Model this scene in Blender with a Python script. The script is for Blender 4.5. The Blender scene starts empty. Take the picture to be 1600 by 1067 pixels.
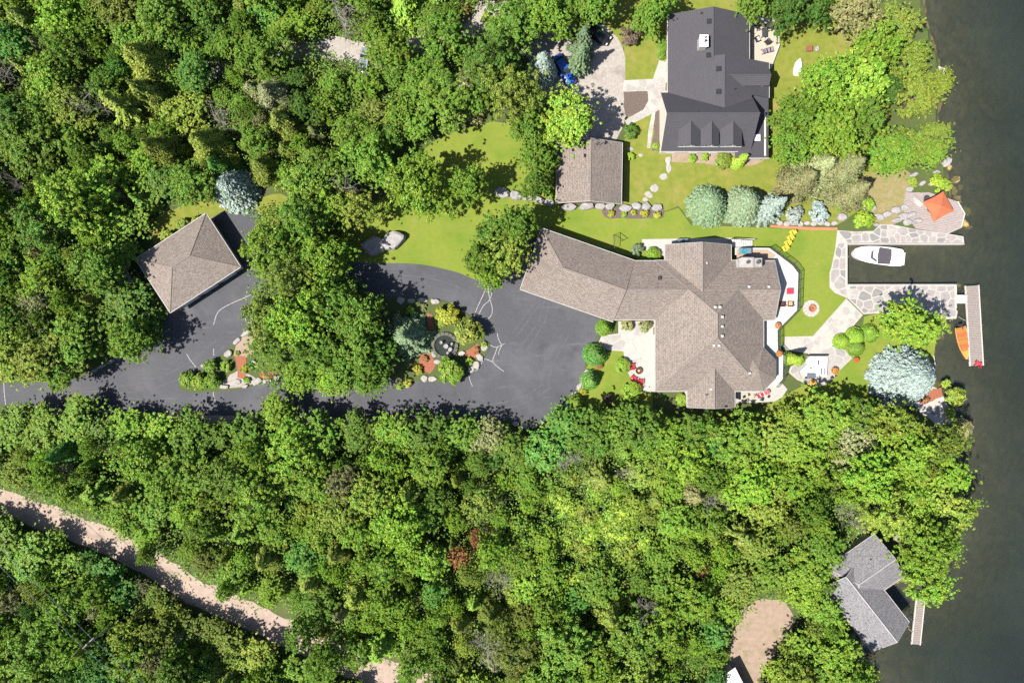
import bpy, math, random
import numpy as np
from mathutils import Vector, Matrix

R = math.radians
S = bpy.context.scene
random.seed(7)

# ------------------------------------------------------------------ camera, sky, sun, exposure
H = 106.667                                    # drone height above the lawn, metres
cd = bpy.data.cameras.new("drone_camera"); cam = bpy.data.objects.new("drone_camera", cd)
S.collection.objects.link(cam); S.camera = cam
cam.location = (0, 0, H); cam.rotation_euler = (0, 0, 0)
cd.sensor_width = 36; cd.lens = 24; cd.clip_start = .5; cd.clip_end = 3000

SUN = Vector((.62, .32, -1.0)).normalized()    # direction the light travels
wd = bpy.data.worlds.new("World"); S.world = wd; wd.use_nodes = True
wn = wd.node_tree.nodes; bg = wn["Background"]
sky = wn.new("ShaderNodeTexSky"); sky.sky_type = 'NISHITA'; sky.sun_disc = False
sky.sun_elevation = math.asin(-SUN.z); sky.sun_rotation = math.atan2(-SUN.x, -SUN.y) % (2 * math.pi)
wd.node_tree.links.new(sky.outputs[0], bg.inputs[0]); bg.inputs[1].default_value = .07
sl = bpy.data.lights.new("sun", 'SUN'); sl.energy = 5.0; sl.angle = R(.5); sl.color = (1, .95, .87)
so = bpy.data.objects.new("sun", sl); S.collection.objects.link(so)
so.rotation_euler = SUN.to_track_quat('-Z', 'Y').to_euler(); so.location = (-60, -30, 150)
S.view_settings.view_transform = 'Standard'; S.view_settings.look = 'None'
S.view_settings.exposure = 1.35; S.view_settings.gamma = 1; S.view_settings.use_curve_mapping = False
cy = S.cycles
cy.max_bounces = 5; cy.diffuse_bounces = 2; cy.glossy_bounces = 2; cy.transmission_bounces = 3; cy.transparent_max_bounces = 8
cy.use_denoising = False

# ------------------------------------------------------------------ helpers
def W(px, py, z=0.0):
    k = (1 - z / H) * .1
    return Vector(((px - 800) * k, (533.5 - py) * k, z))
def P2(px, py, z=0.0):
    v = W(px, py, z); return (v.x, v.y)
def PL(pts, z=0.0): return [P2(x, y, z) for x, y in pts]

def wloc(o):
    v = Vector((0, 0, 0))
    while o is not None:
        v += o.location; o = o.parent
    return v
def tag(o, label=None, cat=None, group=None, kind=None):
    if label: o["label"] = label
    if cat: o["category"] = cat
    if group: o["group"] = group
    if kind: o["kind"] = kind
    return o
def thing(name, label, cat, loc, group=None, rz=0):
    o = bpy.data.objects.new(name, None); S.collection.objects.link(o)
    o.empty_display_size = .3; o.location = loc; o.rotation_euler.z = rz
    return tag(o, label, cat, group)

def ccw(p):
    a = sum(p[i][0] * p[(i + 1) % len(p)][1] - p[(i + 1) % len(p)][0] * p[i][1] for i in range(len(p)))
    return list(p) if a > 0 else list(p)[::-1]
def smooth(p, n=4, closed=True):
    out = []; m = len(p)
    for i in range(m if closed else m - 1):
        a, b, c, d = (p[(i - 1) % m], p[i], p[(i + 1) % m], p[(i + 2) % m]) if closed else (p[max(i - 1, 0)], p[i], p[i + 1], p[min(i + 2, m - 1)])
        for k in range(n):
            t = k / n
            out.append(tuple(.5 * (2 * b[j] + (c[j] - a[j]) * t + (2 * a[j] - 5 * b[j] + 4 * c[j] - d[j]) * t * t + (3 * b[j] - a[j] - 3 * c[j] + d[j]) * t ** 3) for j in (0, 1)))
    if not closed: out.append(tuple(p[-1]))
    return out
def wobble(p, amp, step, seed=1):
    """Resample a closed outline and make its edge uneven."""
    rnd = random.Random(seed); out = []
    for i in range(len(p)):
        a, b = Vector(p[i]), Vector(p[(i + 1) % len(p)]); n = max(1, int((b - a).length / step))
        for k in range(n):
            q = a.lerp(b, k / n); out.append((q.x + rnd.uniform(-amp, amp), q.y + rnd.uniform(-amp, amp)))
    return out
def inside(p, poly):
    x, y = p; c = False; j = len(poly) - 1
    for i in range(len(poly)):
        xi, yi = poly[i]; xj, yj = poly[j]
        if (yi > y) != (yj > y) and x < (xj - xi) * (y - yi) / (yj - yi) + xi: c = not c
        j = i
    return c

class MB:
    def __init__(s): s.v = []; s.f = []; s.m = []
    def add(s, vs, fs, m=0):
        n = len(s.v); s.v += [tuple(v) for v in vs]; s.f += [tuple(i + n for i in f) for f in fs]; s.m += [m] * len(fs); return s
    def box(s, c, size, rz=0, m=0, rx=0, ry=0):
        hx, hy, hz = size[0] / 2, size[1] / 2, size[2] / 2
        M_ = Matrix.Translation(c) @ Matrix.Rotation(rz, 4, 'Z') @ Matrix.Rotation(ry, 4, 'Y') @ Matrix.Rotation(rx, 4, 'X')
        vs = [M_ @ Vector((x, y, z)) for x in (-hx, hx) for y in (-hy, hy) for z in (-hz, hz)]
        return s.add(vs, [(0, 1, 3, 2), (4, 6, 7, 5), (0, 4, 5, 1), (2, 3, 7, 6), (0, 2, 6, 4), (1, 5, 7, 3)], m)
    def prism(s, poly, z0, z1, m=0, top=1.0, bottom=True):
        p = ccw(poly); n = len(p)
        cx = sum(q[0] for q in p) / n; cy_ = sum(q[1] for q in p) / n
        vs = [(x, y, z0) for x, y in p] + [(cx + (x - cx) * top, cy_ + (y - cy_) * top, z1) for x, y in p]
        fs = [tuple(range(n, 2 * n))] + [(i, (i + 1) % n, n + (i + 1) % n, n + i) for i in range(n)]
        if bottom: fs.append(tuple(range(n - 1, -1, -1)))
        return s.add(vs, fs, m)
    def sheet(s, poly, z, m=0):
        p = ccw(poly); return s.add([(x, y, z) for x, y in p], [tuple(range(len(p)))], m)
    def stone(s, poly, z0, z1, seed=0, m=0):
        """A rough stone: foot, a bulging belt and a smaller uneven top."""
        rnd = random.Random(seed); p = ccw(poly); n = len(p)
        cx = sum(q[0] for q in p) / n; cy_ = sum(q[1] for q in p) / n; h = z1 - z0
        rings = []
        for f, z in ((.97, z0), (1.0, z0 + h * .55), (.9, z0 + h * .88), (.68, z1)):
            rings.append([(cx + (x - cx) * f * rnd.uniform(.97, 1.03), cy_ + (y - cy_) * f * rnd.uniform(.97, 1.03), z + (rnd.uniform(-.1, .1) * h if z > z0 else 0)) for x, y in p])
        fs = []
        for k in range(3):
            fs += [(k * n + i, k * n + (i + 1) % n, (k + 1) * n + (i + 1) % n, (k + 1) * n + i) for i in range(n)]
        fs.append(tuple(3 * n + i for i in range(n)))
        return s.add([v for r in rings for v in r], fs, m)
    def tube(s, pts, r, n=6, m=0, cap=True):
        pts = [Vector(p) for p in pts]; rr = r if isinstance(r, (list, tuple)) else [r] * len(pts); vs = []
        for i, p in enumerate(pts):
            d = (pts[min(i + 1, len(pts) - 1)] - pts[max(i - 1, 0)])
            d = d.normalized() if d.length > 1e-9 else Vector((0, 0, 1))
            a = d.cross(Vector((0, 0, 1)) if abs(d.z) < .9 else Vector((1, 0, 0))).normalized(); b = d.cross(a)
            for k in range(n):
                t = 2 * math.pi * k / n; vs.append(p + (a * math.cos(t) + b * math.sin(t)) * rr[i])
        fs = [(i * n + k, i * n + (k + 1) % n, (i + 1) * n + (k + 1) % n, (i + 1) * n + k) for i in range(len(pts) - 1) for k in range(n)]
        if cap: fs += [tuple(range(n - 1, -1, -1)), tuple((len(pts) - 1) * n + k for k in range(n))]
        return s.add(vs, fs, m)
    def lathe(s, c, prof, n=16, m=0, closed=True):
        vs = [(c[0] + r * math.cos(2 * math.pi * k / n), c[1] + r * math.sin(2 * math.pi * k / n), c[2] + z) for r, z in prof for k in range(n)]
        fs = [(i * n + k, i * n + (k + 1) % n, (i + 1) * n + (k + 1) % n, (i + 1) * n + k) for i in range(len(prof) - 1) for k in range(n)]
        if closed: fs += [tuple(range(n - 1, -1, -1)), tuple((len(prof) - 1) * n + k for k in range(n))]
        return s.add(vs, fs, m)
    def slab(s, top, t, m=0):
        """A thick plate: its top outline in 3-D and a thickness along its normal."""
        top = [Vector(p) for p in top]; nrm = (top[1] - top[0]).cross(top[2] - top[0]).normalized()
        if nrm.z < 0: top = top[::-1]; nrm = -nrm
        n = len(top); vs = top + [p - nrm * t for p in top]
        return s.add(vs, [tuple(range(n)), tuple(range(2 * n - 1, n - 1, -1))] + [(i, n + i, n + (i + 1) % n, (i + 1) % n) for i in range(n)], m)
    def build(s, name, mats, parent=None, sm=False, local=False):
        me = bpy.data.meshes.new(name)
        off = Vector((0, 0, 0)) if local or parent is None else wloc(parent)
        me.from_pydata([tuple(Vector(v) - off) for v in s.v], [], s.f)
        for mt in (mats if isinstance(mats, (list, tuple)) else [mats]): me.materials.append(mt)
        if any(s.m): me.polygons.foreach_set("material_index", s.m)
        uv = me.uv_layers.new(name="metres").data                      # metre-sized unwrap: rows run along the slope of each face
        Z = Vector((0, 0, 1)); vv = me.vertices
        for p in me.polygons:
            nn = p.normal; h = Z.cross(nn)
            h = h.normalized() if h.length > .05 else Vector((1, 0, 0)); w = nn.cross(h)
            for li in p.loop_indices:
                co = vv[me.loops[li].vertex_index].co + off; uv[li].uv = (co.dot(h), co.dot(w))
        if sm: me.polygons.foreach_set("use_smooth", [True] * len(me.polygons))
        o = bpy.data.objects.new(name, me); S.collection.objects.link(o); o.parent = parent
        return o
def structure(name, mb, mat): return tag(mb.build(name, mat), kind='structure')
def link_copy(o, parent=None, **kw):
    c = o.copy(); S.collection.objects.link(c); c.parent = parent
    for ch in [x for x in o.children]: link_copy(ch, c)
    return c

# ------------------------------------------------------------------ materials
def nodes(name):
    m = bpy.data.materials.new(name); m.use_nodes = True; nt = m.node_tree; return m, nt, nt.nodes, nt.links, nt.nodes["Principled BSDF"]
def coords(N, L, coord):
    if coord == 'pos': return N.new("ShaderNodeNewGeometry").outputs["Position"]
    t = N.new("ShaderNodeTexCoord"); return t.outputs["UV" if coord == 'uv' else "Object"]
def noise(N, L, vec, scale, detail=5, rough=.6, stretch=None):
    n = N.new("ShaderNodeTexNoise"); n.inputs["Scale"].default_value = scale; n.inputs["Detail"].default_value = detail; n.inputs["Roughness"].default_value = rough
    if stretch:
        mp = N.new("ShaderNodeMapping"); mp.inputs["Scale"].default_value = stretch[:3]
        if len(stretch) > 3: mp.inputs["Rotation"].default_value = (0, 0, stretch[3])
        L.new(vec, mp.inputs[0]); vec = mp.outputs[0]
    L.new(vec, n.inputs["Vector"]); return n.outputs["Fac"]
def ramp(N, L, fac, lo, hi):
    r = N.new("ShaderNodeMapRange"); r.inputs[1].default_value = lo; r.inputs[2].default_value = hi; r.interpolation_type = 'SMOOTHSTEP'; L.new(fac, r.inputs[0]); return r.outputs[0]
def mixc(N, L, f, a, b, mode='MIX'):
    n = N.new("ShaderNodeMix"); n.data_type = 'RGBA'; n.blend_type = mode
    for sck, val in ((n.inputs[0], f), (n.inputs[6], a), (n.inputs[7], b)):
        if isinstance(val, (int, float)): sck.default_value = val
        elif isinstance(val, tuple): sck.default_value = (*val[:3], 1)
        else: L.new(val, sck)
    return n.outputs[2]
def bumped(N, L, h, bs, strength, dist=.05):
    b = N.new("ShaderNodeBump"); b.inputs["Strength"].default_value = strength; b.inputs["Distance"].default_value = dist
    L.new(h, b.inputs["Height"]); L.new(b.outputs[0], bs.inputs["Normal"])
K = .8                                         # how dark dry surfaces are against the exposure above
dim = lambda c: tuple(x * K for x in c)
def mat(name, c1, c2=None, scale=3., rough=.8, bump=.0, spec=.25, coord='pos', layers=(), metal=0, stretch=None, lohi=(.3, .7)):
    """Two colours mixed by noise, then further layers (colour, scale, lo, hi, amount[, stretch])."""
    m, nt, N, L, bs = nodes(name); v = coords(N, L, coord)
    f = noise(N, L, v, scale, 6, .62, stretch)
    col = mixc(N, L, ramp(N, L, f, *lohi), dim(c1), dim(c2 or tuple(x * .8 for x in c1)))
    for lay in layers:
        c, sc, lo, hi, am = lay[:5]; c = dim(c)
        g = ramp(N, L, noise(N, L, v, sc, 5, .6, lay[5] if len(lay) > 5 else None), lo, hi)
        mm = N.new("ShaderNodeMath"); mm.operation = 'MULTIPLY'; mm.inputs[1].default_value = am; L.new(g, mm.inputs[0])
        col = mixc(N, L, mm.outputs[0], col, c)
    L.new(col, bs.inputs["Base Color"]); bs.inputs["Roughness"].default_value = rough
    bs.inputs["Specular IOR Level"].default_value = spec; bs.inputs["Metallic"].default_value = metal
    if bump: bumped(N, L, f, bs, bump)
    return m
def shingle(name, c1, c2, mortar, stain, w=.55, h=.27, var=.35, stain2=None):
    c1, c2, mortar, stain = map(dim, (c1, c2, mortar, stain)); stain2 = dim(stain2) if stain2 else None
    m, nt, N, L, bs = nodes(name); uv = coords(N, L, 'uv')
    b = N.new("ShaderNodeTexBrick"); b.inputs["Scale"].default_value = 1; b.inputs["Brick Width"].default_value = w; b.inputs["Row Height"].default_value = h
    b.inputs["Mortar Size"].default_value = .03; b.inputs["Bias"].default_value = 0
    for i, c in enumerate((c1, c2, mortar)): b.inputs[1 + i].default_value = (*c, 1)
    L.new(uv, b.inputs[0])
    g = noise(N, L, uv, 3.2, 5, .8); col = mixc(N, L, ramp(N, L, g, .4, .68), b.outputs[0], stain)
    g2 = noise(N, L, uv, .5, 5, .6, (1, .35, 1)); f2 = N.new("ShaderNodeMath"); f2.operation = 'MULTIPLY'; f2.inputs[1].default_value = .45
    L.new(ramp(N, L, g2, .42, .75), f2.inputs[0]); col = mixc(N, L, f2.outputs[0], col, stain2 or stain)
    L.new(col, bs.inputs["Base Color"]); bs.inputs["Roughness"].default_value = .85; bs.inputs["Specular IOR Level"].default_value = .25
    bumped(N, L, b.outputs["Fac"], bs, .35, -.02); return m

M = {}
M['litter'] = mat('forest_litter', (.07, .075, .03), (.06, .1, .02), .9, .95, .4, layers=(((.16, .12, .075), .3, .55, .75, .7), ((.05, .075, .02), .6, .45, .7, .7)))
M['lawn'] = mat('mown_lawn', (.135, .185, .026), (.17, .2, .03), 1.6, .95, .3, spec=.1, layers=(((.1, .165, .018), .16, .42, .68, .8), ((.22, .2, .06), .35, .54, .76, .7), ((.2, .21, .05), 9., .5, .75, .5), ((.07, .11, .012), 5., .58, .78, .6), ((.16, .19, .04), .8, .46, .62, .3, (.12, 1.9, 1, .45)), ((.24, .21, .09), 1.7, .66, .8, .6)))
M['dry_lawn'] = mat('dry_lawn', (.18, .185, .036), (.125, .16, .024), .9, .95, .3, spec=.1, layers=(((.25, .195, .07), .28, .5, .74, .6), ((.09, .13, .016), .5, .55, .8, .6), ((.3, .27, .12), 9., .58, .8, .5)))
M['asphalt'] = mat('asphalt', (.05, .0515, .06), (.066, .067, .076), 2.2, .82, .25, spec=.3, lohi=(.2, .8), layers=(((.094, .094, .1), .12, .44, .7, .7), ((.04, .041, .047), .3, .52, .75, .65), ((.13, .13, .14), 9., .58, .8, .6), ((.14, .138, .146), .9, .58, .75, .5, (.15, 1.4, 1, .2))))
M['seal'] = mat('crack_sealant', (.4, .39, .38), (.27, .26, .26), 4, .7)
M['dirt'] = mat('packed_dirt', (.295, .225, .182), (.35, .275, .225), 1.1, .95, .3, layers=(((.2, .15, .115), .35, .5, .72, .6), ((.36, .29, .245), 7., .55, .8, .5), ((.24, .18, .145), .8, .55, .75, .5, (.12, 1.6, 1, .62))))
M['gravel'] = mat('pale_gravel', (.25, .225, .2), (.33, .3, .27), 2.5, .95, .4, layers=(((.17, .15, .13), .3, .5, .7, .7), ((.42, .39, .36), 9., .5, .75, .6), ((.2, .18, .15), 1.2, .5, .75, .6)))
M['sand'] = mat('dry_sand', (.29, .215, .165), (.23, .175, .13), 1.3, .95, .3, layers=(((.14, .14, .045), .4, .52, .74, .8), ((.34, .28, .21), 5., .55, .75, .5)))
M['drygrass'] = mat('straw_dry_grass', (.24, .185, .1), (.17, .165, .05), .8, .95, .3, layers=(((.3, .24, .16), 3., .5, .75, .6), ((.12, .15, .03), .5, .55, .78, .6)))
M['concrete'] = mat('pale_concrete', (.33, .31, .28), (.38, .36, .335), 1.2, .85, .15, layers=(((.3, .27, .24), .6, .55, .8, .5), ((.25, .24, .23), 5., .66, .8, .4)))
M['mortar'] = mat('white_mortar', (.38, .355, .325), (.31, .29, .265), 2.5, .9, .2)
M['flag'] = mat('grey_flagstone', (.26, .243, .235), (.215, .2, .196), 2.2, .85, .25, layers=(((.3, .28, .27), .5, .5, .72, .7), ((.15, .14, .14), 4., .6, .8, .5)))
M['flagw'] = mat('pale_flagstone', (.31, .29, .272), (.265, .248, .236), 1.8, .85, .25, layers=(((.4, .378, .355), .6, .5, .72, .7), ((.23, .22, .22), 4., .62, .8, .5)))
M['rock'] = mat('pale_granite', (.29, .275, .27), (.22, .21, .21), 2.6, .9, .5, layers=(((.38, .36, .34), .9, .5, .75, .7), ((.13, .12, .12), 3., .62, .8, .6)))
M['wetrock'] = mat('amber_wet_rock', (.36, .25, .09), (.25, .18, .06), 1.6, .7, .4, layers=(((.45, .36, .2), 1.5, .55, .75, .6),))
M['roof'] = shingle('brown_shingles', (.205, .172, .152), (.132, .11, .095), (.075, .062, .054), (.24, .2, .172), stain2=(.125, .104, .094))
M['roof_grey'] = shingle('grey_shingles', (.18, .175, .182), (.115, .112, .12), (.07, .067, .072), (.225, .218, .226), stain2=(.125, .118, .13))
M['roof_dark'] = shingle('charcoal_shingles', (.052, .05, .059), (.06, .058, .067), (.045, .043, .05), (.064, .061, .071), stain2=(.049, .047, .056))
M['ridge'] = mat('ridge_cap', (.2, .17, .15), (.16, .135, .12), 6, .85)
M['ridge_grey'] = mat('grey_ridge_cap', (.33, .315, .32), (.27, .26, .265), 6, .85)
M['ridge_dark'] = mat('dark_ridge_cap', (.066, .063, .072), (.055, .053, .06), 6, .85)
M['white'] = mat('white_paint', (.8, .79, .77), (.74, .73, .71), 3, .5)
M['gutter'] = mat('grey_white_gutter', (.4, .39, .37), (.33, .32, .31), 3, .6)
M['cream'] = mat('cream_siding', (.5, .46, .39), (.56, .51, .43), 3, .8)
M['brown_wall'] = mat('brown_siding', (.22, .16, .11), (.17, .12, .085), 4, .8)
M['grey_wall'] = mat('grey_siding', (.42, .41, .4), (.36, .35, .34), 4, .8)
M['black'] = mat('black_metal', (.018, .018, .02), (.028, .028, .03), 8, .45, spec=.5)
M['steel'] = mat('brushed_steel', (.55, .56, .57), (.45, .46, .47), 9, .35, metal=.9)
M['chim'] = mat('white_limestone', (.37, .355, .34), (.27, .26, .25), 5, .85, .4, layers=(((.45, .44, .43), 9., .6, .8, .5),))
M['glass'] = mat('window_glass', (.02, .028, .035), (.03, .04, .05), 1, .06, spec=.6)
M['deckw'] = mat('white_composite', (.46, .44, .415), (.38, .365, .35), 2.5, .7)
M['decktan'] = mat('tan_deck_wood', (.36, .27, .19), (.28, .21, .145), 3, .75, stretch=(8, .5, 1))
M['deckpale'] = mat('bleached_deck_wood', (.42, .37, .3), (.34, .3, .24), 3, .8, stretch=(8, .5, 1))
M['weather'] = mat('weathered_planks', (.36, .31, .29), (.2, .17, .165), 4, .85, .3, stretch=(.5, 8, 1), coord='obj', layers=(((.34, .24, .21), 1.2, .55, .75, .6), ((.11, .1, .095), 5., .62, .8, .5)))
M['pier'] = mat('grey_pier_boards', (.27, .235, .21), (.185, .16, .15), 5, .85, .3, coord='obj', layers=(((.31, .24, .2), .7, .5, .75, .6), ((.1, .09, .088), 4., .62, .8, .5)))
M['pierw'] = mat('white_pier_edge', (.46, .42, .39), (.38, .35, .33), 4, .7)
M['varnish'] = mat('varnished_cedar', (.42, .17, .035), (.32, .12, .025), 3, .3, spec=.5, coord='obj', stretch=(10, 1, 1))
M['seatw'] = mat('red_brown_thwart', (.42, .12, .035), (.34, .09, .03), 4, .4, coord='obj')
M['yellow'] = mat('yellow_plastic', (.5, .4, .05), (.44, .35, .045), 4, .5, coord='obj')
M['red'] = mat('red_plastic', (.42, .018, .03), (.34, .014, .025), 4, .5, coord='obj')
M['crimson'] = mat('red_cushion', (.6, .03, .055), (.52, .025, .05), 4, .8, coord='obj')
M['tan'] = mat('tan_cushion', (.5, .3, .15), (.42, .25, .12), 6, .85, coord='obj')
M['chairbrown'] = mat('dark_wicker', (.09, .035, .025), (.06, .025, .02), 12, .7, coord='obj')
M['orange'] = mat('orange_canvas', (.42, .115, .055), (.37, .1, .045), 1.2, .85, coord='obj')
M['charcoal'] = mat('charcoal_canvas', (.07, .06, .075), (.055, .05, .06), 2, .85, coord='obj')
M['gel'] = mat('white_gelcoat', (.82, .81, .78), (.78, .77, .74), 1, .25, spec=.5)
M['blue'] = mat('blue_car_paint', (.015, .085, .38), (.015, .08, .35), 1, .22, spec=.6, coord='obj')
M['blackpaint'] = mat('black_car_paint', (.012, .012, .014), (.015, .015, .017), 1, .2, spec=.6, coord='obj')
M['silver'] = mat('silver_car_paint', (.32, .35, .4), (.3, .33, .38), 1, .25, spec=.6, metal=.4, coord='obj')
M['tyre'] = mat('tyre_rubber', (.015, .015, .015), (.02, .02, .02), 8, .9)
M['lampglass'] = mat('lamp_lens', (.6, .6, .6), (.5, .5, .5), 5, .15, spec=.6)
M['redlamp'] = mat('red_lamp_lens', (.4, .02, .02), (.35, .02, .02), 5, .2)
M['slate'] = mat('slate_blue_top', (.14, .2, .25), (.1, .15, .19), 3, .35)
M['ironblack'] = mat('dark_slate', (.05, .055, .06), (.035, .04, .045), 3, .4)
M['teal'] = mat('teal_dish', (.03, .22, .27), (.02, .18, .22), 3, .3)
M['terracotta'] = mat('terracotta', (.42, .17, .08), (.34, .14, .07), 4, .8)
M['mulch'] = mat('red_mulch', (.29, .105, .06), (.19, .07, .042), 6, .95, .6, layers=(((.36, .16, .1), 10., .5, .75, .6),))
M['soil'] = mat('brown_mulch', (.13, .1, .085), (.085, .065, .055), 5, .95, .6, layers=(((.2, .16, .12), 8., .55, .75, .6),))
M['bark'] = mat('grey_bark', (.16, .13, .1), (.1, .08, .06), 6, .95, .4, coord='obj')
M['deadbark'] = mat('dead_grey_wood', (.27, .24, .215), (.18, .16, .14), 5, .95, .3, coord='obj')
M['redbrick'] = mat('red_edging', (.5, .17, .1), (.4, .13, .08), 5, .9, .3)
M['bed'] = mat('lake_bed', (.19, .14, .06), (.11, .085, .036), .5, .95, layers=(((.14, .105, .05), .25, .5, .72, .7), ((.05, .045, .02), 1., .55, .75, .6)))

# leaves: the colour comes from the tree itself, each leaf a little different
def leafmat(name, trans=.3, vary=.55):
    m, nt, N, L, bs = nodes(name)
    oi = N.new("ShaderNodeObjectInfo"); ge = N.new("ShaderNodeNewGeometry"); tc = N.new("ShaderNodeTexCoord")
    mr = N.new("ShaderNodeMapRange"); mr.inputs[3].default_value = 1 - vary; mr.inputs[4].default_value = 1 + vary * .8; L.new(ge.outputs["Random Per Island"], mr.inputs[0])
    hs = N.new("ShaderNodeHueSaturation"); L.new(oi.outputs["Color"], hs.inputs["Color"]); L.new(mr.outputs[0], hs.inputs["Value"])
    nz = noise(N, L, tc.outputs["Object"], .55, 3, .6); hm = N.new("ShaderNodeMapRange"); hm.inputs[1].default_value = .3; hm.inputs[2].default_value = .7; hm.inputs[3].default_value = .47; hm.inputs[4].default_value = .525
    L.new(nz, hm.inputs[0]); L.new(hm.outputs[0], hs.inputs["Hue"])
    L.new(hs.outputs[0], bs.inputs["Base Color"]); bs.inputs["Roughness"].default_value = .55; bs.inputs["Specular IOR Level"].default_value = .22
    tr = N.new("ShaderNodeBsdfTranslucent"); L.new(mixc(N, L, 1., hs.outputs[0], (1.1, 1.05, .55), 'MULTIPLY'), tr.inputs[0])
    mx = N.new("ShaderNodeMixShader"); mx.inputs[0].default_value = trans
    L.new(bs.outputs[0], mx.inputs[1]); L.new(tr.outputs[0], mx.inputs[2]); L.new(mx.outputs[0], N["Material Output"].inputs[0]); return m
M['leaf'] = leafmat('leaves', .24, .6); M['needle'] = leafmat('needles', .12, .4)
m, nt, N, L, bs = nodes('railing_glass'); N.remove(bs); tr = N.new("ShaderNodeBsdfTransparent"); tr.inputs[0].default_value = (.8, .88, .84, 1)
gl = N.new("ShaderNodeBsdfGlossy"); gl.inputs["Roughness"].default_value = .05; mx = N.new("ShaderNodeMixShader"); mx.inputs[0].default_value = .07
L.new(tr.outputs[0], mx.inputs[1]); L.new(gl.outputs[0], mx.inputs[2]); L.new(mx.outputs[0], N["Material Output"].inputs[0]); M['railglass'] = m
# ------------------------------------------------------------------ ground, water
SHORE = [(1428, -900), (1438, -100), (1446, 0), (1450, 35), (1460, 62), (1470, 100), (1478, 135), (1468, 175), (1464, 205), (1472, 240), (1482, 265), (1487, 300), (1484, 330), (1474, 360),
         (1440, 372), (1330, 378), (1318, 384), (1318, 446), (1440, 456), (1472, 482), (1462, 512), (1452, 540), (1450, 580), (1472, 606), (1488, 630), (1498, 660), (1503, 720), (1503, 800), (1488, 850),
         (1470, 888), (1440, 912), (1408, 905), (1385, 925), (1372, 950), (1345, 975), (1330, 1010), (1348, 1045), (1360, 1067), (1362, 1120), (1345, 1400), (1350, 2100)]
SH = [P2(*p) for p in SHORE]
def shore_dist(x, y):
    """Signed distance to the shoreline, land positive (numpy arrays)."""
    best = np.full(x.shape, 1e9); cross = np.zeros(x.shape, int)
    for (ax, ay), (bx, by) in zip(SH[:-1], SH[1:]):
        dx, dy = bx - ax, by - ay; t = np.clip(((x - ax) * dx + (y - ay) * dy) / (dx * dx + dy * dy), 0, 1)
        best = np.minimum(best, np.hypot(x - ax - t * dx, y - ay - t * dy))
        hit = ((ay > y) != (by > y)) & (x < (bx - ax) * (y - ay) / (by - ay + 1e-12) + ax); cross += hit
    return np.where(cross % 2 == 1, best, -best)
WATER = -.7
def axis(a, lo, hi, b, fine, coarse):
    return np.concatenate([np.linspace(-700, a, 8)[:-1], np.arange(a, lo, coarse), np.arange(lo, hi, fine), np.arange(hi, b, coarse), np.linspace(b, 800, 8)])
gx = axis(-110, 47, 90, 150, .6, 6.); gy = axis(-110, -62, 62, 110, .6, 6.)
X, Y = np.meshgrid(gx, gy); d = shore_dist(X, Y)
rs = np.random.RandomState(3); bump = rs.rand(*X.shape)
Zg = np.where(d > .5, 0, np.where(d > -1.2, -(0.5 - d) / 1.7 * 1.15, -1.15 - np.clip(-d - 1.2, 0, 60) * .11)) - np.where(d < .5, bump * .22, 0)
Zg = np.maximum(Zg, -7)
me = bpy.data.meshes.new("ground"); ny, nx = X.shape
idx = np.arange(nx * ny).reshape(ny, nx)
fs = np.stack([idx[:-1, :-1], idx[:-1, 1:], idx[1:, 1:], idx[1:, :-1]], -1).reshape(-1, 4)
me.from_pydata(np.stack([X, Y, Zg], -1).reshape(-1, 3).tolist(), [], fs.tolist())
me.materials.append(M['litter']); me.materials.append(M['bed'])
zc = Zg.reshape(-1)[fs].mean(1); me.polygons.foreach_set("material_index", (zc < -.35).astype(int))
g = bpy.data.objects.new("ground", me); S.collection.objects.link(g); tag(g, kind='structure')

m, nt, N, L, bs = nodes('lake_water'); out = N["Material Output"]; N.remove(bs)
gl = N.new("ShaderNodeBsdfGlossy"); gl.inputs["Roughness"].default_value = .12
tr = N.new("ShaderNodeBsdfTransparent"); tr.inputs[0].default_value = (.9, .93, .88, 1)
df = N.new("ShaderNodeBsdfDiffuse")
v = coords(N, L, 'pos'); L.new(mixc(N, L, ramp(N, L, noise(N, L, v, .06, 3), .35, .65), (.03, .041, .041), (.038, .051, .051)), df.inputs[0])
m1 = N.new("ShaderNodeMixShader"); m1.inputs[0].default_value = .36; L.new(tr.outputs[0], m1.inputs[1]); L.new(df.outputs[0], m1.inputs[2])
fr = N.new("ShaderNodeFresnel"); fr.inputs[0].default_value = 1.33
m2 = N.new("ShaderNodeMixShader"); L.new(fr.outputs[0], m2.inputs[0]); L.new(m1.outputs[0], m2.inputs[1]); L.new(gl.outputs[0], m2.inputs[2]); L.new(m2.outputs[0], out.inputs[0])
bp = N.new("ShaderNodeBump"); bp.inputs["Strength"].default_value = .1; bp.inputs["Distance"].default_value = .06
L.new(noise(N, L, v, 1.1, 4, .6), bp.inputs["Height"]); L.new(bp.outputs[0], gl.inputs[0 if False else "Normal"]); L.new(bp.outputs[0], fr.inputs["Normal"])
va = N.new("ShaderNodeVolumeAbsorption"); va.inputs[0].default_value = (.55, .6, .45, 1); va.inputs[1].default_value = .9; L.new(va.outputs[0], out.inputs["Volume"])
M['water'] = m
structure("lake_water", MB().box((440, 50, WATER - 6), (790, 1480, 12)), m)

def ground_sheet(name, pts, z, material, amp=0, step=1.2, sm=0, seed=1):
    p = PL(pts)
    if sm: p = smooth(p, sm)
    if amp: p = wobble(p, amp, step, seed)
    return structure(name, MB().sheet(p, z), material)

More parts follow.
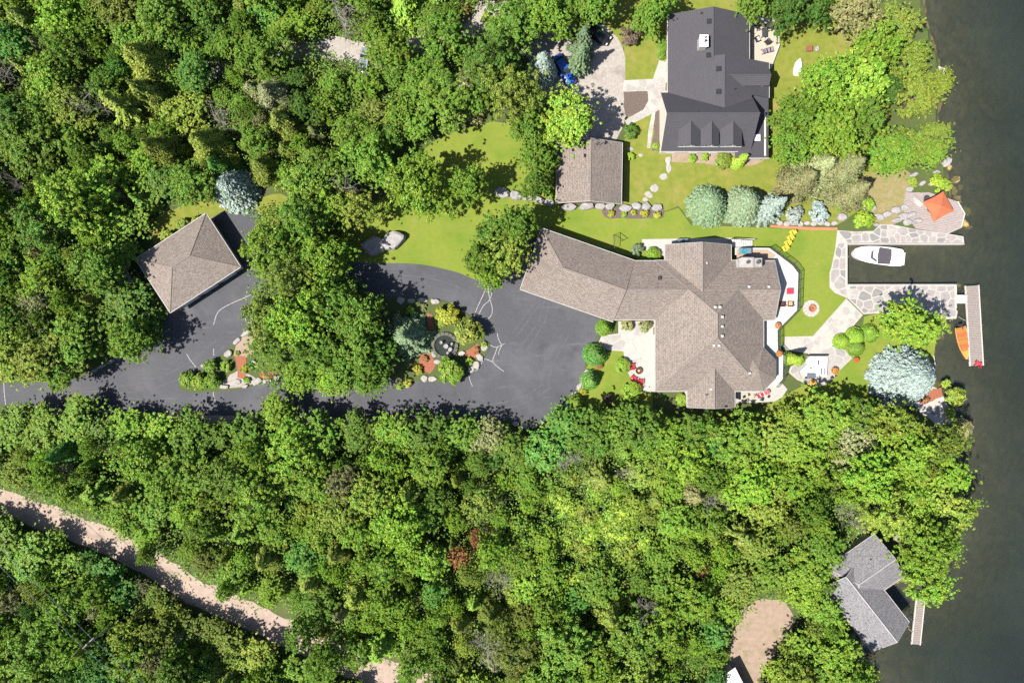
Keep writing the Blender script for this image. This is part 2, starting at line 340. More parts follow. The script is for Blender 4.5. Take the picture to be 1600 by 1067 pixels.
ground_sheet("lawn", [(630, 290), (655, 240), (690, 212), (770, 190), (840, 200), (880, 240), (870, 320), (960, 330), (1037, 332), (1060, 325), (1080, 352), (1200, 356), (1308, 358), (1308, 400), (1302, 440),
    (1325, 466), (1300, 500), (1270, 526), (1226, 526), (1222, 540), (1150, 520), (1150, 450), (1040, 390), (1010, 408), (850, 360), (820, 420), (745, 445), (716, 428), (690, 420), (659, 414), (610, 412), (540, 412), (520, 380), (560, 330)], .012, M['lawn'])
ground_sheet("lawn", [(955, 548), (1000, 535), (1020, 560), (1020, 640), (1060, 655), (1160, 655), (1230, 615), (1300, 580), (1345, 535), (1350, 495), (1390, 485), (1470, 490), (1458, 560), (1452, 610), (1340, 625), (1240, 650), (1150, 668), (1000, 670), (900, 650), (895, 610), (925, 560)], .012, M['lawn'])
ground_sheet("lawn", [(230, 345), (330, 300), (400, 310), (440, 300), (470, 330), (410, 360), (340, 350), (250, 420)], .012, M['dry_lawn'], .3)
ground_sheet("dry_lawn", [(935, -20), (1360, -20), (1400, 100), (1380, 260), (1340, 330), (1308, 352), (1225, 345), (1085, 350), (1060, 322), (1035, 332), (975, 330), (975, 225), (985, 160), (975, 120), (975, 75), (945, 45)], .016, M['dry_lawn'])
ground_sheet("dry_lawn", [(1345, 275), (1400, 258), (1430, 275), (1420, 320), (1400, 350), (1365, 352), (1350, 320)], .02, M['drygrass'], .25)

ASPH = [(-260, 588), (0, 600), (60, 597), (110, 594), (150, 580), (195, 555), (235, 543), (255, 510), (275, 440), (325, 345), (345, 331), (400, 327), (413, 345), (425, 385), (455, 412), (520, 410), (580, 411), (622, 411), (659, 413), (690, 419), (716, 426),
        (745, 438), (775, 425), (800, 395), (830, 370), (850, 372), (960, 420), (948, 500), (940, 512), (934, 530), (926, 545), (915, 562), (913, 580), (905, 602), (890, 627), (880, 641), (862, 655), (840, 659), (790, 657), (700, 655), (560, 650),
        (407, 650), (300, 647), (230, 642), (100, 640), (0, 632), (-260, 622)]
ground_sheet("driveway", ASPH, .03, M['asphalt'], .05, 1.5)
dw = bpy.data.objects["driveway"]
road = lambda pts, w, name, z, mt, amp: structure(name, MB().sheet(wobble([(p[0] + n[0] * w * k, p[1] + n[1] * w * k) for k, seq in ((1, 1), (-1, -1)) for p, n in list(zip(*path_normals(pts)))[::seq]], amp, 1.2, 5), z), mt)
def path_normals(pts):
    q = [Vector(p) for p in smooth(PL(pts), 4, False)]; ns = []
    for i in range(len(q)):
        t = (q[min(i + 1, len(q) - 1)] - q[max(i - 1, 0)]).normalized(); ns.append((-t.y, t.x))
    return [tuple(v) for v in q], ns
road([(-300, 690), (-60, 766), (0, 784), (60, 804), (130, 830), (190, 856), (245, 886), (290, 916), (345, 942), (400, 966), (445, 988), (490, 1010), (545, 1037), (610, 1052), (680, 1068), (760, 1085), (1000, 1150)], 2.05, "dirt_road", .02, M['dirt'], .28)
road([(180, 180), (260, 130), (340, 104), (400, 88), (460, 79), (520, 76), (575, 86), (640, 70), (700, 50), (745, 38), (775, 0), (800, -60)], 1.9, "gravel_lane", .02, M['gravel'], .3)
road([(745, 38), (800, 55), (850, 60), (900, 62)], 1.8, "gravel_lane", .024, M['gravel'], .3)
ground_sheet("gravel_parking", [(800, 60), (850, 40), (900, 30), (945, 40), (968, 60), (978, 90), (978, 125), (1000, 130), (990, 150), (975, 190), (960, 225), (920, 230), (890, 210), (870, 170), (850, 140), (830, 100)], .028, M['gravel'], .2)
ground_sheet("sandy_clearing", [(1162, 950), (1180, 938), (1204, 934), (1226, 938), (1240, 962), (1234, 990), (1214, 1018), (1198, 1040), (1186, 1062), (1182, 1110), (1105, 1110), (1124, 1058), (1140, 1018), (1148, 980)], .02, M['sand'], .24, 1.0)
ground_sheet("sandy_shore", [(1425, 625), (1440, 600), (1465, 605), (1485, 640), (1488, 662), (1462, 662), (1440, 645)], .02, M['concrete'], .15)
ground_sheet("roadside_dirt", [(60, 642), (250, 645), (410, 652), (560, 654), (700, 658), (700, 668), (400, 662), (60, 655)], .01, M['dirt'], .25)
# ------------------------------------------------------------------ plants: prototypes
def rnd_unit(rs, n):
    v = rs.normal(size=(n, 3)); return v / np.linalg.norm(v, axis=1, keepdims=True)
def leaf_mesh(name, C, Nn, half, aspect, rs, mt, U=None):
    """One small pointed leaf (a diamond) per point."""
    n = len(C); Nn = Nn / (np.linalg.norm(Nn, axis=1, keepdims=True) + 1e-9)
    if U is None: U = rnd_unit(rs, n)
    U = U - Nn * (U * Nn).sum(1, keepdims=True); U /= (np.linalg.norm(U, axis=1, keepdims=True) + 1e-9); V = np.cross(Nn, U)
    hs = np.broadcast_to(np.asarray(half, float).reshape(-1, 1), (n, 1)) * rs.uniform(.7, 1.3, (n, 1))
    co = np.empty((n, 4, 3)); co[:, 0] = C - U * hs; co[:, 1] = C - V * hs * aspect; co[:, 2] = C + U * hs; co[:, 3] = C + V * hs * aspect
    me = bpy.data.meshes.new(name); me.vertices.add(4 * n); me.vertices.foreach_set("co", co.reshape(-1)); me.loops.add(4 * n); me.polygons.add(n)
    me.loops.foreach_set("vertex_index", np.arange(4 * n, dtype=np.int32)); me.polygons.foreach_set("loop_start", np.arange(0, 4 * n, 4, dtype=np.int32))
    me.update(calc_edges=True); me.materials.append(mt); return me
def mesh_of(mb, mt, name="trunk"):
    o = mb.build(name, mt, None, True); me = o.data; bpy.data.objects.remove(o); return me

def broadleaf(seed, R0, h, nl, sub, per, leaf, flat=.8, gap=0.):
    """Crown of uneven lobes, each lobe a cluster of leaf tufts, with stray sprays outside; returns crown and trunk meshes with the base at the origin."""
    rs = np.random.RandomState(seed); rd = random.Random(seed)
    base = h * .3; ch = h - base; C = []; NN = []; tips = []
    env = [rs.uniform(.6, 1.18) for _ in range(11)]; SN = np.array(SUN)
    for i in range(nl):
        t = (i + .5) / nl; el = math.asin(max(-1, 1 - 1.3 * t)); az = i * 2.399963 + rs.uniform(-.5, .5)
        e = env[int((az % 6.2832) / 6.2832 * 11) % 11] * rs.uniform(.72, 1.12); rl = R0 * rs.uniform(.16, .38)
        dv = np.array([math.cos(el) * math.cos(az), math.cos(el) * math.sin(az), math.sin(el)])
        c = np.array([0, 0, base + ch * .38]) + dv * np.array([R0 * .78 * e, R0 * .78 * e, ch * .52 * e]); tips.append(c)
        if rs.rand() < gap: continue
        n = int(sub * (.5 + 1.6 * rl / R0 / .54)); sd = rnd_unit(rs, n); sd[:, 2] = np.abs(sd[:, 2]) * 1.1 - .3
        sc = c + sd * rl * rs.uniform(.45, 1.2, (n, 1)) * np.array([1, 1, flat])
        far = rs.rand(n) < .28; sc[far] += (dv * .5 + sd[far] * .8) * rl * rs.uniform(.4, 1.1, (far.sum(), 1)) * np.array([1, 1, .4])
        for s_, n_, f_ in zip(sc, sd, far):
            k = int(per * rs.uniform(.4, 1.5) * (.55 if f_ else 1)); w = R0 * rs.uniform(.045, .1) * (.75 if f_ else 1)
            q = rnd_unit(rs, k) * (rs.rand(k, 1) ** .5) * w; q[:, 2] *= .6
            if rs.rand() < .5: q += np.outer(rs.uniform(-1, 1, k), (n_ * [1, 1, .2])) * w * .9
            C.append(s_ + q); NN.append(n_ * .45 + q / w * .45 - SN * .25 + np.array([0, 0, .55]) + rs.normal(size=(k, 3)) * .5)
    cm = leaf_mesh("crown", np.concatenate(C), np.concatenate(NN), leaf, .62, rs, M['leaf'])
    mb = MB(); r0 = .035 * h * .5 + .05; mb.tube([(0, 0, -.3), (0, 0, base * .6), (rd.uniform(-.2, .2), rd.uniform(-.2, .2), base + ch * .55)], [r0 * 1.25, r0, r0 * .35], 7)
    for c in tips[::2]: mb.tube([(0, 0, base * rd.uniform(.75, 1.2)), tuple(c * np.array([.5, .5, 1]) * .5 + np.array([0, 0, base * .5])), tuple(c)], [r0 * .45, r0 * .3, .03], 5)
    return cm, mesh_of(mb, M['bark']), R0, base + ch * .55
def conifer(seed, R0, h, tiers, nb, leaf, droop=.25, taper=1.0, ragged=.15, asp=.32):
    """Whorls of drooping boughs edged with needle sprays, narrowing to a leader."""
    rs = np.random.RandomState(seed); C = []; NN = []; UU = []
    for i in range(tiers):
        t = (i + .6) / tiers; z = h * (1 - t * .93); rad = R0 * (t ** taper) * rs.uniform(1 - ragged, 1 + ragged)
        n = max(5, int(nb * (.5 + .5 * t)))
        for k in range(n):
            az = 2 * math.pi * (k + rs.uniform(-.3, .3)) / n + i * 1.1; L_ = rad * rs.uniform(1 - ragged * 1.5, 1 + ragged); m = max(4, int(L_ / (leaf * .33)))
            s = np.linspace(.12, 1, m); dr = np.array([math.cos(az), math.sin(az), 0]); side = np.array([-dr[1], dr[0], 0])
            ax = dr * (s * L_)[:, None]; ax[:, 2] = z - droop * L_ * s ** 1.5 + .1 * L_ * s ** 4
            for sg in (-1, 0, 1):
                w = (1 - s * .75) * L_ * .24 * (sg != 0)
                c = ax + side * (sg * w * .6)[:, None] + rs.normal(size=(m, 3)) * leaf * .22
                c[:, 2] -= abs(sg) * w * .25
                C.append(c); UU.append(dr * .8 + side * sg * .9 + rs.normal(size=(m, 3)) * .25); NN.append(np.array([0, 0, 1.]) + dr * .45 + side * sg * .35 + rs.normal(size=(m, 3)) * .3)
    cm = leaf_mesh("crown", np.concatenate(C), np.concatenate(NN), leaf, asp, rs, M['needle'], np.concatenate(UU))
    mb = MB(); mb.tube([(0, 0, -.3), (0, 0, h * .5), (0, 0, h * .97)], [.03 * h, .018 * h, .02], 7)
    return cm, mesh_of(mb, M['bark']), R0, h * .3
def cedar(seed, R0, h, n, leaf):
    """A loose cone of fine upswept sprays."""
    rs = np.random.RandomState(seed); t = rs.rand(n) ** .62; az = rs.rand(n) * 6.2832
    lump = 1 + .22 * np.sin(az * 3 + t * 9 + seed) + .16 * np.sin(az * 7 - t * 17)
    rad = R0 * (t ** .8) * lump * rs.uniform(.55, 1.05, n); dv = np.stack([np.cos(az), np.sin(az), 0 * az], 1)
    C = dv * rad[:, None]; C[:, 2] = h * (1 - t * .9) + rs.normal(size=n) * .2
    NN = dv * .8 + np.array([0, 0, .7]) + rs.normal(size=(n, 3)) * .4
    cm = leaf_mesh("crown", C, NN, leaf, .4, rs, M['needle'], dv + np.array([0, 0, .6]) + rs.normal(size=(n, 3)) * .5)
    mb = MB(); mb.tube([(0, 0, -.3), (0, 0, h * .5), (0, 0, h * .95)], [.022 * h, .014 * h, .02], 6)
    return cm, mesh_of(mb, M['bark']), R0, h * .4
def bare(seed, R0, h):
    rd = random.Random(seed); mb = MB()
    def grow(p, dv, L_, r, lev):
        q = p + dv * L_ * .5 + Vector((rd.uniform(-.1, .1), rd.uniform(-.1, .1), 0)) * L_; e = q + (dv + Vector((rd.uniform(-.3, .3), rd.uniform(-.3, .3), .15))).normalized() * L_ * .5
        mb.tube([p, q, e], [r * .7, r * .5, r * .3], 5 if lev < 2 else 4, cap=False)
        if lev < 3:
            for k in range(4 if lev else 9):
                b = p.lerp(e, rd.uniform(.35, 1)) if lev else Vector((0, 0, h * rd.uniform(.4, .95)))
                a = rd.uniform(0, 6.28); nd = (dv * .5 + Vector((math.cos(a), math.sin(a), rd.uniform(-.1, .45)))).normalized()
                grow(b, nd, L_ * (.55 if lev else 0) + (R0 * .8 if lev == 0 else 0), max(r * .5, .02), lev + 1)
    grow(Vector((0, 0, -.2)), Vector((0, 0, 1)), h, .14, 0)
    return mesh_of(mb, M['deadbark']), None, R0, h * .65
def bush(seed, R0, h, sub, per, leaf, asp=.6, rough=.25):
    rs = np.random.RandomState(seed); C = []; NN = []
    for _ in range(sub):
        a, u = rs.uniform(0, 6.2832), rs.rand(); q_ = rs.uniform(1 - rough, 1.0); rr = math.sqrt(u) * .88
        dv = np.array([math.cos(a) * rr, math.sin(a) * rr, math.sqrt(1 - rr * rr)]); c = np.array([dv[0] * R0, dv[1] * R0, h * (.22 + .6 * dv[2])]) * q_
        k = int(per * rs.uniform(.6, 1.4)); q = rnd_unit(rs, k) * (rs.rand(k, 1) ** .4) * R0 * .2
        C.append(c + q); NN.append(dv * .8 + q / R0 * 2 + np.array([0, 0, .6]) + rs.normal(size=(k, 3)) * .4)
    cm = leaf_mesh("foliage", np.concatenate(C), np.concatenate(NN), leaf, asp, rs, M['leaf'])
    mb = MB()
    for k in range(4): mb.tube([(0, 0, -.15), (math.cos(k * 1.6) * R0 * .5, math.sin(k * 1.6) * R0 * .5, h * .6)], [.05, .02], 5)
    return cm, mesh_of(mb, M['bark'], "stem"), R0, h * .5
def clipped(seed, R0, h, n, leaf, power=1., rings=0):
    """A clipped evergreen: a dome (power 2) or cone (power 1), with a few trimmed ledges if asked."""
    rs = np.random.RandomState(seed); u = rs.rand(n) ** .5; az = rs.rand(n) * 6.2832
    rad = R0 * u * (1 + .05 * np.sin(az * 5 + seed)); z = h * (1 - u ** power)
    if rings: rad = rad * (1 + .1 * np.sin(u * rings * 6.2832)); z = z + .09 * h * np.sin(u * rings * 6.2832 + .8)
    low = rs.rand(n) < .25; rad = np.where(low, R0 * rs.uniform(.9, 1, n), rad); z = np.where(low, h * rs.uniform(0, .35, n) * (power > 1.5), z)
    C = np.stack([np.cos(az) * rad, np.sin(az) * rad, np.maximum(z, .05)], 1) + rs.normal(size=(n, 3)) * leaf * .5
    NN = np.stack([np.cos(az) * u * 1.2, np.sin(az) * u * 1.2, .9 + 0 * u], 1) + rs.normal(size=(n, 3)) * .4
    cm = leaf_mesh("foliage", C, NN, leaf, .55, rs, M['needle'])
    mb = MB(); mb.tube([(0, 0, -.2), (0, 0, h * .8)], [.08, .03], 6); return cm, mesh_of(mb, M['bark'], "stem"), R0, h * .4

PROTO = {
    'broad': [broadleaf(11 + i, 4.2, 11, 36 + 2 * i, 13, 50, .125) for i in range(5)],
    'maple': [broadleaf(31 + i, 4.6, 11.5, 36 + i, 12, 42, .155, .7) for i in range(4)],
    'airy': [broadleaf(51 + i, 4.0, 10.5, 34 + 2 * i, 12, 40, .115, .9, .16) for i in range(4)],
    'cedar': [cedar(71 + i, 2.6, 8, 15000, .15) for i in range(3)],
    'spruce': [conifer(81 + i, 2.8, 8.5, 15, 15, .26) for i in range(3)],
    'pine': [conifer(91 + i, 3.4, 11, 11, 11, .34, .1, .75, .3, .4) for i in range(3)],
    'bluespruce': [conifer(101, 5.2, 7.5, 20, 30, .34, .2, .6, .06, .42)],
    'bare': [bare(111 + i, 3.2, 9.5) for i in range(3)],
    'bush': [bush(121 + i, 1.5, 1.9, 34, 60, .13) for i in range(4)],
    'tallbush': [bush(131 + i, 2.0, 3.2, 46, 60, .16) for i in range(3)],
    'blob': [bush(141 + i, 1.3, 1.5, 60, 70, .09, .5, .08) for i in range(2)],
    'ball': [clipped(151 + i, 1.4, 2.0, 5200, .085, 2.2) for i in range(2)],
    'cone': [clipped(161 + i, 1.5, 3.4, 6500, .09, 1.0, 4) for i in range(2)],
    'column': [clipped(171, .85, 4.4, 4500, .1, 1.3)],
}
COL = {'d': (.075, .155, .02), 'g': (.118, .215, .024), 'b': (.155, .272, .026), 'y': (.19, .265, .036), 'o': (.16, .21, .032), 't': (.09, .215, .036), 'k': (.2, .21, .085),
       's': (.24, .29, .265), 'r': (.25, .125, .05), 'l': (.2, .32, .032), 'p': (.135, .19, .1), 'w': (.11, .085, .06), 'Y': (.28, .29, .03)}
CWORD = {'d': 'dark green', 'g': 'mid green', 'b': 'bright green', 'y': 'yellow-green', 'o': 'olive green', 't': 'blue-green', 'k': 'khaki green', 's': 'silver-blue', 'r': 'rust-brown', 'l': 'lime green',
         'p': 'pale grey-green', 'w': 'purple-brown', 'Y': 'yellow'}
KIND = {'broad': ('broadleaf_tree', 'broadleaf tree'), 'maple': ('maple_tree', 'large-leaved tree'), 'airy': ('slender_tree', 'loose-crowned tree'), 'cedar': ('cedar_tree', 'fine-textured cedar'), 'spruce': ('spruce_tree', 'spruce'),
        'pine': ('pine_tree', 'star-shaped pine'), 'bluespruce': ('spruce_tree', 'spruce'), 'bare': ('bare_tree', 'leafless grey tree'), 'bush': ('shrub', 'shrub'), 'tallbush': ('shrub', 'tall shrub'), 'blob': ('shrub', 'rounded shrub'),
        'ball': ('clipped_shrub', 'clipped ball shrub'), 'cone': ('clipped_evergreen', 'clipped cone evergreen'), 'column': ('columnar_cedar', 'columnar cedar')}
PLANTS = []; prnd = random.Random(99)
def plant(kind, px, py, rpx, col, label=None, group=None, zs=1.0, z0=0.0, colour=None):
    pr = PROTO[kind]; k = prnd.randrange(len(pr)); cm, tm, R0, hc = pr[k]
    s = rpx * .1 / R0; shrubby = kind in ('bush', 'tallbush', 'blob', 'ball', 'cone', 'column')
    zs = zs * (s if shrubby else (.45 + .55 * s)) * prnd.uniform(.93, 1.07)
    b = W(px, py, z0 + hc * zs); s *= 1 - (z0 + hc * zs) / H; b.z = z0
    nm, kw = KIND[kind]
    rt = thing(nm, label, 'tree' if not shrubby else 'shrub', b, group, prnd.uniform(0, 6.28)); rt.scale = (s, s * prnd.uniform(.92, 1.08), zs)
    c = bpy.data.objects.new('foliage' if shrubby else ('branches' if kind == 'bare' else 'crown'), cm); S.collection.objects.link(c); c.parent = rt
    bc = colour or COL[col]; j = prnd.uniform(.72, 1.26) if label is None and not (px > 1380 and py < 300) else prnd.uniform(.7, .85) if label is None else prnd.uniform(.85, 1.1); c.color = (bc[0] * j * prnd.uniform(.93, 1.07), bc[1] * j, bc[2] * j * prnd.uniform(.9, 1.1), 1)
    if tm:
        t = bpy.data.objects.new('stem' if shrubby else 'trunk', tm); S.collection.objects.link(t); t.parent = rt
    PLANTS.append(dict(o=rt, kind=kind, col=col, x=px, y=py, r=rpx, label=label)); return rt

# ------------------------------------------------------------------ trees one by one: (kind, x, y, radius, colour) as seen from the drone
SPOTS = '''
maple 420 385 44 b|broad 472 345 38 g|maple 505 400 46 b|broad 452 440 42 y|maple 418 492 40 y|broad 470 500 46 b|maple 520 472 48 g|broad 562 505 42 g|broad 438 548 40 g|maple 492 552 42 g|broad 548 560 44 g|maple 588 548 34 d
broad 520 590 32 b|broad 576 586 32 g|maple 470 590 28 b|broad 434 645 30 b|maple 652 292 50 b|airy 560 326 34 o|broad 578 250 40 g|maple 520 265 42 g|broad 470 285 34 g|bare 545 300 26 w|cedar 472 320 22 k
broad 732 288 28 g|maple 778 372 38 g|broad 808 352 32 g|airy 795 400 36 y|broad 752 405 30 g|broad 768 432 22 b|maple 888 190 50 l|broad 842 245 32 g|airy 806 145 50 y|broad 822 195 30 g|broad 838 285 26 g
airy 1335 22 38 k|airy 1398 38 42 y|airy 1424 92 38 y|broad 1375 70 36 b|broad 1335 128 48 b|broad 1290 125 36 b|broad 1248 185 38 g|broad 1238 228 30 g|broad 1302 205 42 b|broad 1348 182 34 g|broad 1384 138 28 d|airy 1432 150 40 y
airy 1466 130 26 y|airy 1430 228 34 y|airy 1458 238 24 b|broad 1390 240 36 b|airy 1462 212 28 y|cedar 1275 265 38 k|cedar 1312 268 38 k|cedar 1248 285 30 k|cedar 1330 300 26 k
broad 1008 28 26 g|broad 1030 5 28 g|broad 1180 2 26 g|broad 1232 12 34 d|maple 1275 5 32 d|broad 930 5 32 g|maple 890 20 34 g|broad 850 18 36 g|maple 800 40 46 g|broad 770 100 42 d|airy 765 128 30 o|broad 738 152 28 g|maple 690 158 42 g|broad 650 196 28 g
maple 1155 695 46 b|broad 1085 680 34 g|maple 1040 682 36 b|broad 1000 668 38 g|broad 962 668 32 g|maple 925 680 44 g|broad 890 669 34 t|airy 1215 690 42 y|maple 1292 658 46 b|maple 1245 705 46 l|broad 1345 655 36 g|airy 1340 695 44 k|airy 1400 665 40 y|maple 1420 710 48 b|broad 1360 740 42 b
airy 1478 690 36 y|broad 1485 742 36 b|airy 1475 795 44 y|maple 1430 775 46 b|airy 1505 800 24 y|broad 1455 850 42 b|maple 1480 845 28 b|airy 1420 820 34 y|maple 1440 880 34 b|airy 1455 915 38 b|broad 1385 800 40 y
maple 1285 860 36 g|broad 1260 890 38 b|broad 1278 912 24 g|maple 1258 930 32 b|broad 1290 960 30 g|maple 1308 1018 38 b|broad 1268 1015 34 b|maple 1228 1052 34 l|broad 1290 1050 44 g|maple 1345 1060 32 g|airy 1250 1075 40 y
broad 120 658 36 b|maple 70 668 40 b|broad 20 673 36 g|broad 200 668 32 b|broad 165 681 32 g|maple 300 677 36 g|broad 255 685 32 b|broad 340 681 30 g|broad 385 677 32 g|maple 500 681 36 g|broad 560 677 30 g|maple 620 681 38 b|broad 670 677 34 g|broad 720 681 36 g|airy 760 691 34 k|broad 800 701 32 g|broad 850 704 34 t
broad 60 560 46 y|maple 110 540 50 b|broad 160 520 40 g|maple 200 530 34 b|broad 230 515 32 d|broad 20 560 40 y|broad 90 585 30 g|maple 205 462 30 d|broad 180 398 34 g|broad 196 345 30 g|maple 190 480 40 g|broad 175 440 26 g|maple 150 420 44 g
maple 105 315 48 l|broad 150 290 42 b|maple 165 350 40 b|broad 60 350 40 d|broad 300 290 34 g|maple 260 275 40 d|broad 232 282 30 g|bluespruce 365 295 36 s|cedar 345 262 24 t
bare 150 165 30 w|bare 345 190 28 w|bare 535 35 36 w|broad 405 82 36 g|airy 432 64 26 b|broad 610 78 34 b|maple 690 58 36 g|broad 300 112 30 t|bare 15 120 30 w|bare 200 440 24 w|bare 890 720 26 w|bare 1320 800 24 w|bare 1110 780 22 w|bare 760 1000 30 w|bare 1010 950 26 w|bare 700 150 24 w|bare 20 280 24 w|bare 975 735 20 w|bare 780 900 26 w
airy 720 872 19 r|airy 745 842 13 r|broad 640 692 12 r|airy 1095 890 12 r|airy 1425 745 15 r|broad 470 990 26 g|broad 505 1035 28 b|maple 555 1020 28 g|airy 640 1050 26 b|broad 690 1075 28 g|broad 228 868 16 g|broad 352 922 16 b|maple 70 745 24 l|broad 110 770 26 b|cedar 105 710 26 t
pine 600 1000 30 b|pine 205 175 34 y|spruce 118 640 20 b|cedar 640 770 30 o|cedar 420 870 28 o|cedar 530 860 30 o|cedar 490 905 28 o|cedar 560 930 28 o|cedar 150 1000 28 o|cedar 235 150 30 o|cedar 430 155 36 k|cedar 445 195 30 o|cedar 730 145 36 k|cedar 260 240 32 o|cedar 330 230 34 o
spruce 910 66 22 p|spruce 906 96 22 p|bluespruce 848 108 24 s|bluespruce 1108 320 34 p|bluespruce 1162 320 33 p|spruce 1202 324 26 s|bluespruce 1416 588 49 s|broad 1424 506 45 l|spruce 636 525 36 p
'''
for ln in SPOTS.strip().replace('\n', '|').split('|'):
    k, x, y, r, c = ln.split(); x, y = float(x), float(y)
    plant(k, x, y, float(r), c, zs=(.62 if 1200 < x and 840 < y < 1060 and x < 1330 else .5 if x < 260 else .62 if x < 900 else .7) if (x < 1350 and 635 < y < 710) or (1200 < x < 1330 and 840 < y < 1060) or (150 < x < 300 and 270 < y < 530) else .85 if (x < 640 and 530 < y < 630) else .7 if 640 < x < 790 and 100 < y < 250 else .55 if x > 1385 and y < 290 else 1.5 if k == 'bluespruce' and x > 800 and y < 200 else prnd.uniform(.8, 1.2))

# ------------------------------------------------------------------ the woods between: individual trees scattered without touching the openings
WOODS = [
    [(-90, -60), (960, -60), (925, 0), (860, 10), (830, 60), (780, 110), (745, 145), (670, 185), (640, 215), (610, 235), (580, 290), (550, 330), (480, 310), (440, 290), (400, 270), (370, 255), (330, 270), (270, 290), (215, 345), (190, 400), (205, 470), (225, 525), (190, 535), (120, 575), (50, 590), (-90, 580)],
    [(-90, 665), (100, 668), (300, 680), (500, 684), (780, 690), (880, 690), (1000, 690), (1080, 680), (1180, 680), (1230, 650), (1300, 650), (1420, 690), (1490, 730), (1500, 790), (1440, 830), (1400, 820), (1335, 812), (1300, 870), (1285, 940), (1240, 935), (1170, 925), (1135, 985), (1120, 1120), (760, 1120), (660, 1050), (600, 1020), (520, 1000), (450, 945), (380, 915), (310, 890), (250, 850), (170, 808), (90, 775), (40, 752), (-90, 740)],
    [(-90, 790), (0, 820), (80, 840), (150, 870), (220, 910), (280, 950), (340, 980), (420, 1010), (480, 1045), (540, 1075), (640, 1120), (-90, 1120)],
    [(1205, 1055), (1240, 1010), (1300, 960), (1330, 1010), (1350, 1050), (1355, 1120), (1190, 1120)]]
BRIGHT = [(835, 725), (880, 735), (970, 780), (1020, 830), (1010, 900), (950, 925), (885, 900), (850, 840)]   # low bright scrub in the south woods
def tone(x, y):
    n = .7 * math.sin(x * .013 + 1.3) * math.cos(y * .017 - .4) + .5 * math.sin(x * .031 + y * .027) + prnd.uniform(-.6, .6)
    if y > 640: n += .35
    if x > 1150 and y > 600: n += .6
    if y < 300 and x < 900: n -= .25
    return n
LANES = [([(-80, 758), (0, 784), (60, 804), (130, 830), (190, 856), (245, 886), (290, 916), (345, 942), (400, 966), (440, 985)], 15), ([(440, 985), (490, 1010), (545, 1037), (610, 1052), (680, 1068)], 8), ([(447, 80), (480, 76)], 16), ([(515, 76), (575, 90)], 20), ([(640, 68), (668, 60)], 16), ([(712, 50), (745, 38), (765, 15)], 20), ([(335, 105), (345, 103)], 10), ([(1195, 960), (1180, 1000), (1160, 1045), (1145, 1090)], 16), ([(835, 805), (850, 805)], 6)]
def near_lane(p, r):
    for pts, w in LANES:
        for a, b in zip(pts[:-1], pts[1:]):
            a, b, q = Vector(a), Vector(b), Vector(p); t = max(0, min(1, (q - a).dot(b - a) / (b - a).length_squared))
            if (a.lerp(b, t) - q).length < w + r: return True
    return False
done = [(p['x'], p['y'], p['r']) for p in PLANTS]
for poly in WOODS:
    xs = [p[0] for p in poly]; ys = [p[1] for p in poly]; tries = 0
    while tries < 5200:
        tries += 1
        x, y = prnd.uniform(min(xs), max(xs)), prnd.uniform(min(ys), max(ys))
        if not inside((x, y), poly) or inside((x, y), BRIGHT): continue
        r = prnd.choice((17, 21, 25, 29, 33, 38, 44)) * prnd.uniform(.9, 1.1)
        if any((x - a) ** 2 + (y - b) ** 2 < ((r + c) * .57) ** 2 for a, b, c in done): continue
        if near_lane((x, y), r * .8): continue
        n = tone(x, y); u = prnd.random()
        kind = 'broad' if u < .29 else 'maple' if u < .56 else 'airy' if u < .82 else 'cedar' if u < .93 else 'pine' if u < .965 else 'spruce'
        col = 'd' if n < -1.1 else 'g' if n < 0 else ('t' if prnd.random() < .1 else 'b') if n < .95 else 'y'
        if kind == 'cedar': col = prnd.choice('oook'); r *= .85
        if kind in ('pine', 'spruce'): col = prnd.choice('ggob'); r *= .85
        if kind == 'airy' and prnd.random() < .25: col = prnd.choice('ook')
        done.append((x, y, r)); plant(kind, x, y, r, col, zs=.5 if poly is WOODS[2] and near_lane((x, y), r * .8 + 45) else .62 if near_lane((x, y), r * .8 + 45) or (780 < x < 1060 and 700 < y < 950) else prnd.uniform(.78, 1.0))
sc = 0
while sc < 46:
    x, y = prnd.uniform(838, 1010), prnd.uniform(740, 920)
    if inside((x, y), BRIGHT) and all((x - a) ** 2 + (y - b) ** 2 > ((13 + c) * .62) ** 2 for a, b, c in done): pass
    elif not inside((x, y), BRIGHT): continue
    sc += 1; r = prnd.uniform(13, 24); done.append((x, y, r * .6)); plant('tallbush', x, y, r, prnd.choice('llyb'), group='low bright scrub in the south woods', zs=.8)

# undergrowth: what nobody could count
rs = np.random.RandomState(5); pts = []
for poly in WOODS + [[(400, 330), (540, 310), (560, 350), (555, 430), (590, 470), (610, 610), (420, 610), (400, 500)],
        [(-90, 735), (0, 758), (60, 776), (130, 800), (190, 826), (245, 856), (290, 886), (345, 913), (420, 945), (430, 925), (330, 880), (250, 830), (150, 780), (40, 738), (-90, 720)], [(-90, 792), (0, 812), (60, 832), (130, 858), (190, 884), (245, 914), (290, 944), (345, 970), (400, 994), (400, 1010), (340, 985), (270, 950), (180, 895), (90, 852), (0, 828), (-90, 805)]]:
    wp = PL(poly); xs = [p[0] for p in wp]; ys = [p[1] for p in wp]; area = (max(xs) - min(xs)) * (max(ys) - min(ys))
    cl = rs.rand(int(area * 3.0), 2) * [max(xs) - min(xs), max(ys) - min(ys)] + [min(xs), min(ys)]
    pts += [c for c in cl.tolist() if inside(c, wp) and not near_lane((800 + c[0] * 10, 533.5 - c[1] * 10), -5)]
pts = np.array(pts); keep = shore_dist(pts[:, 0], pts[:, 1]) > .8; pts = pts[keep]
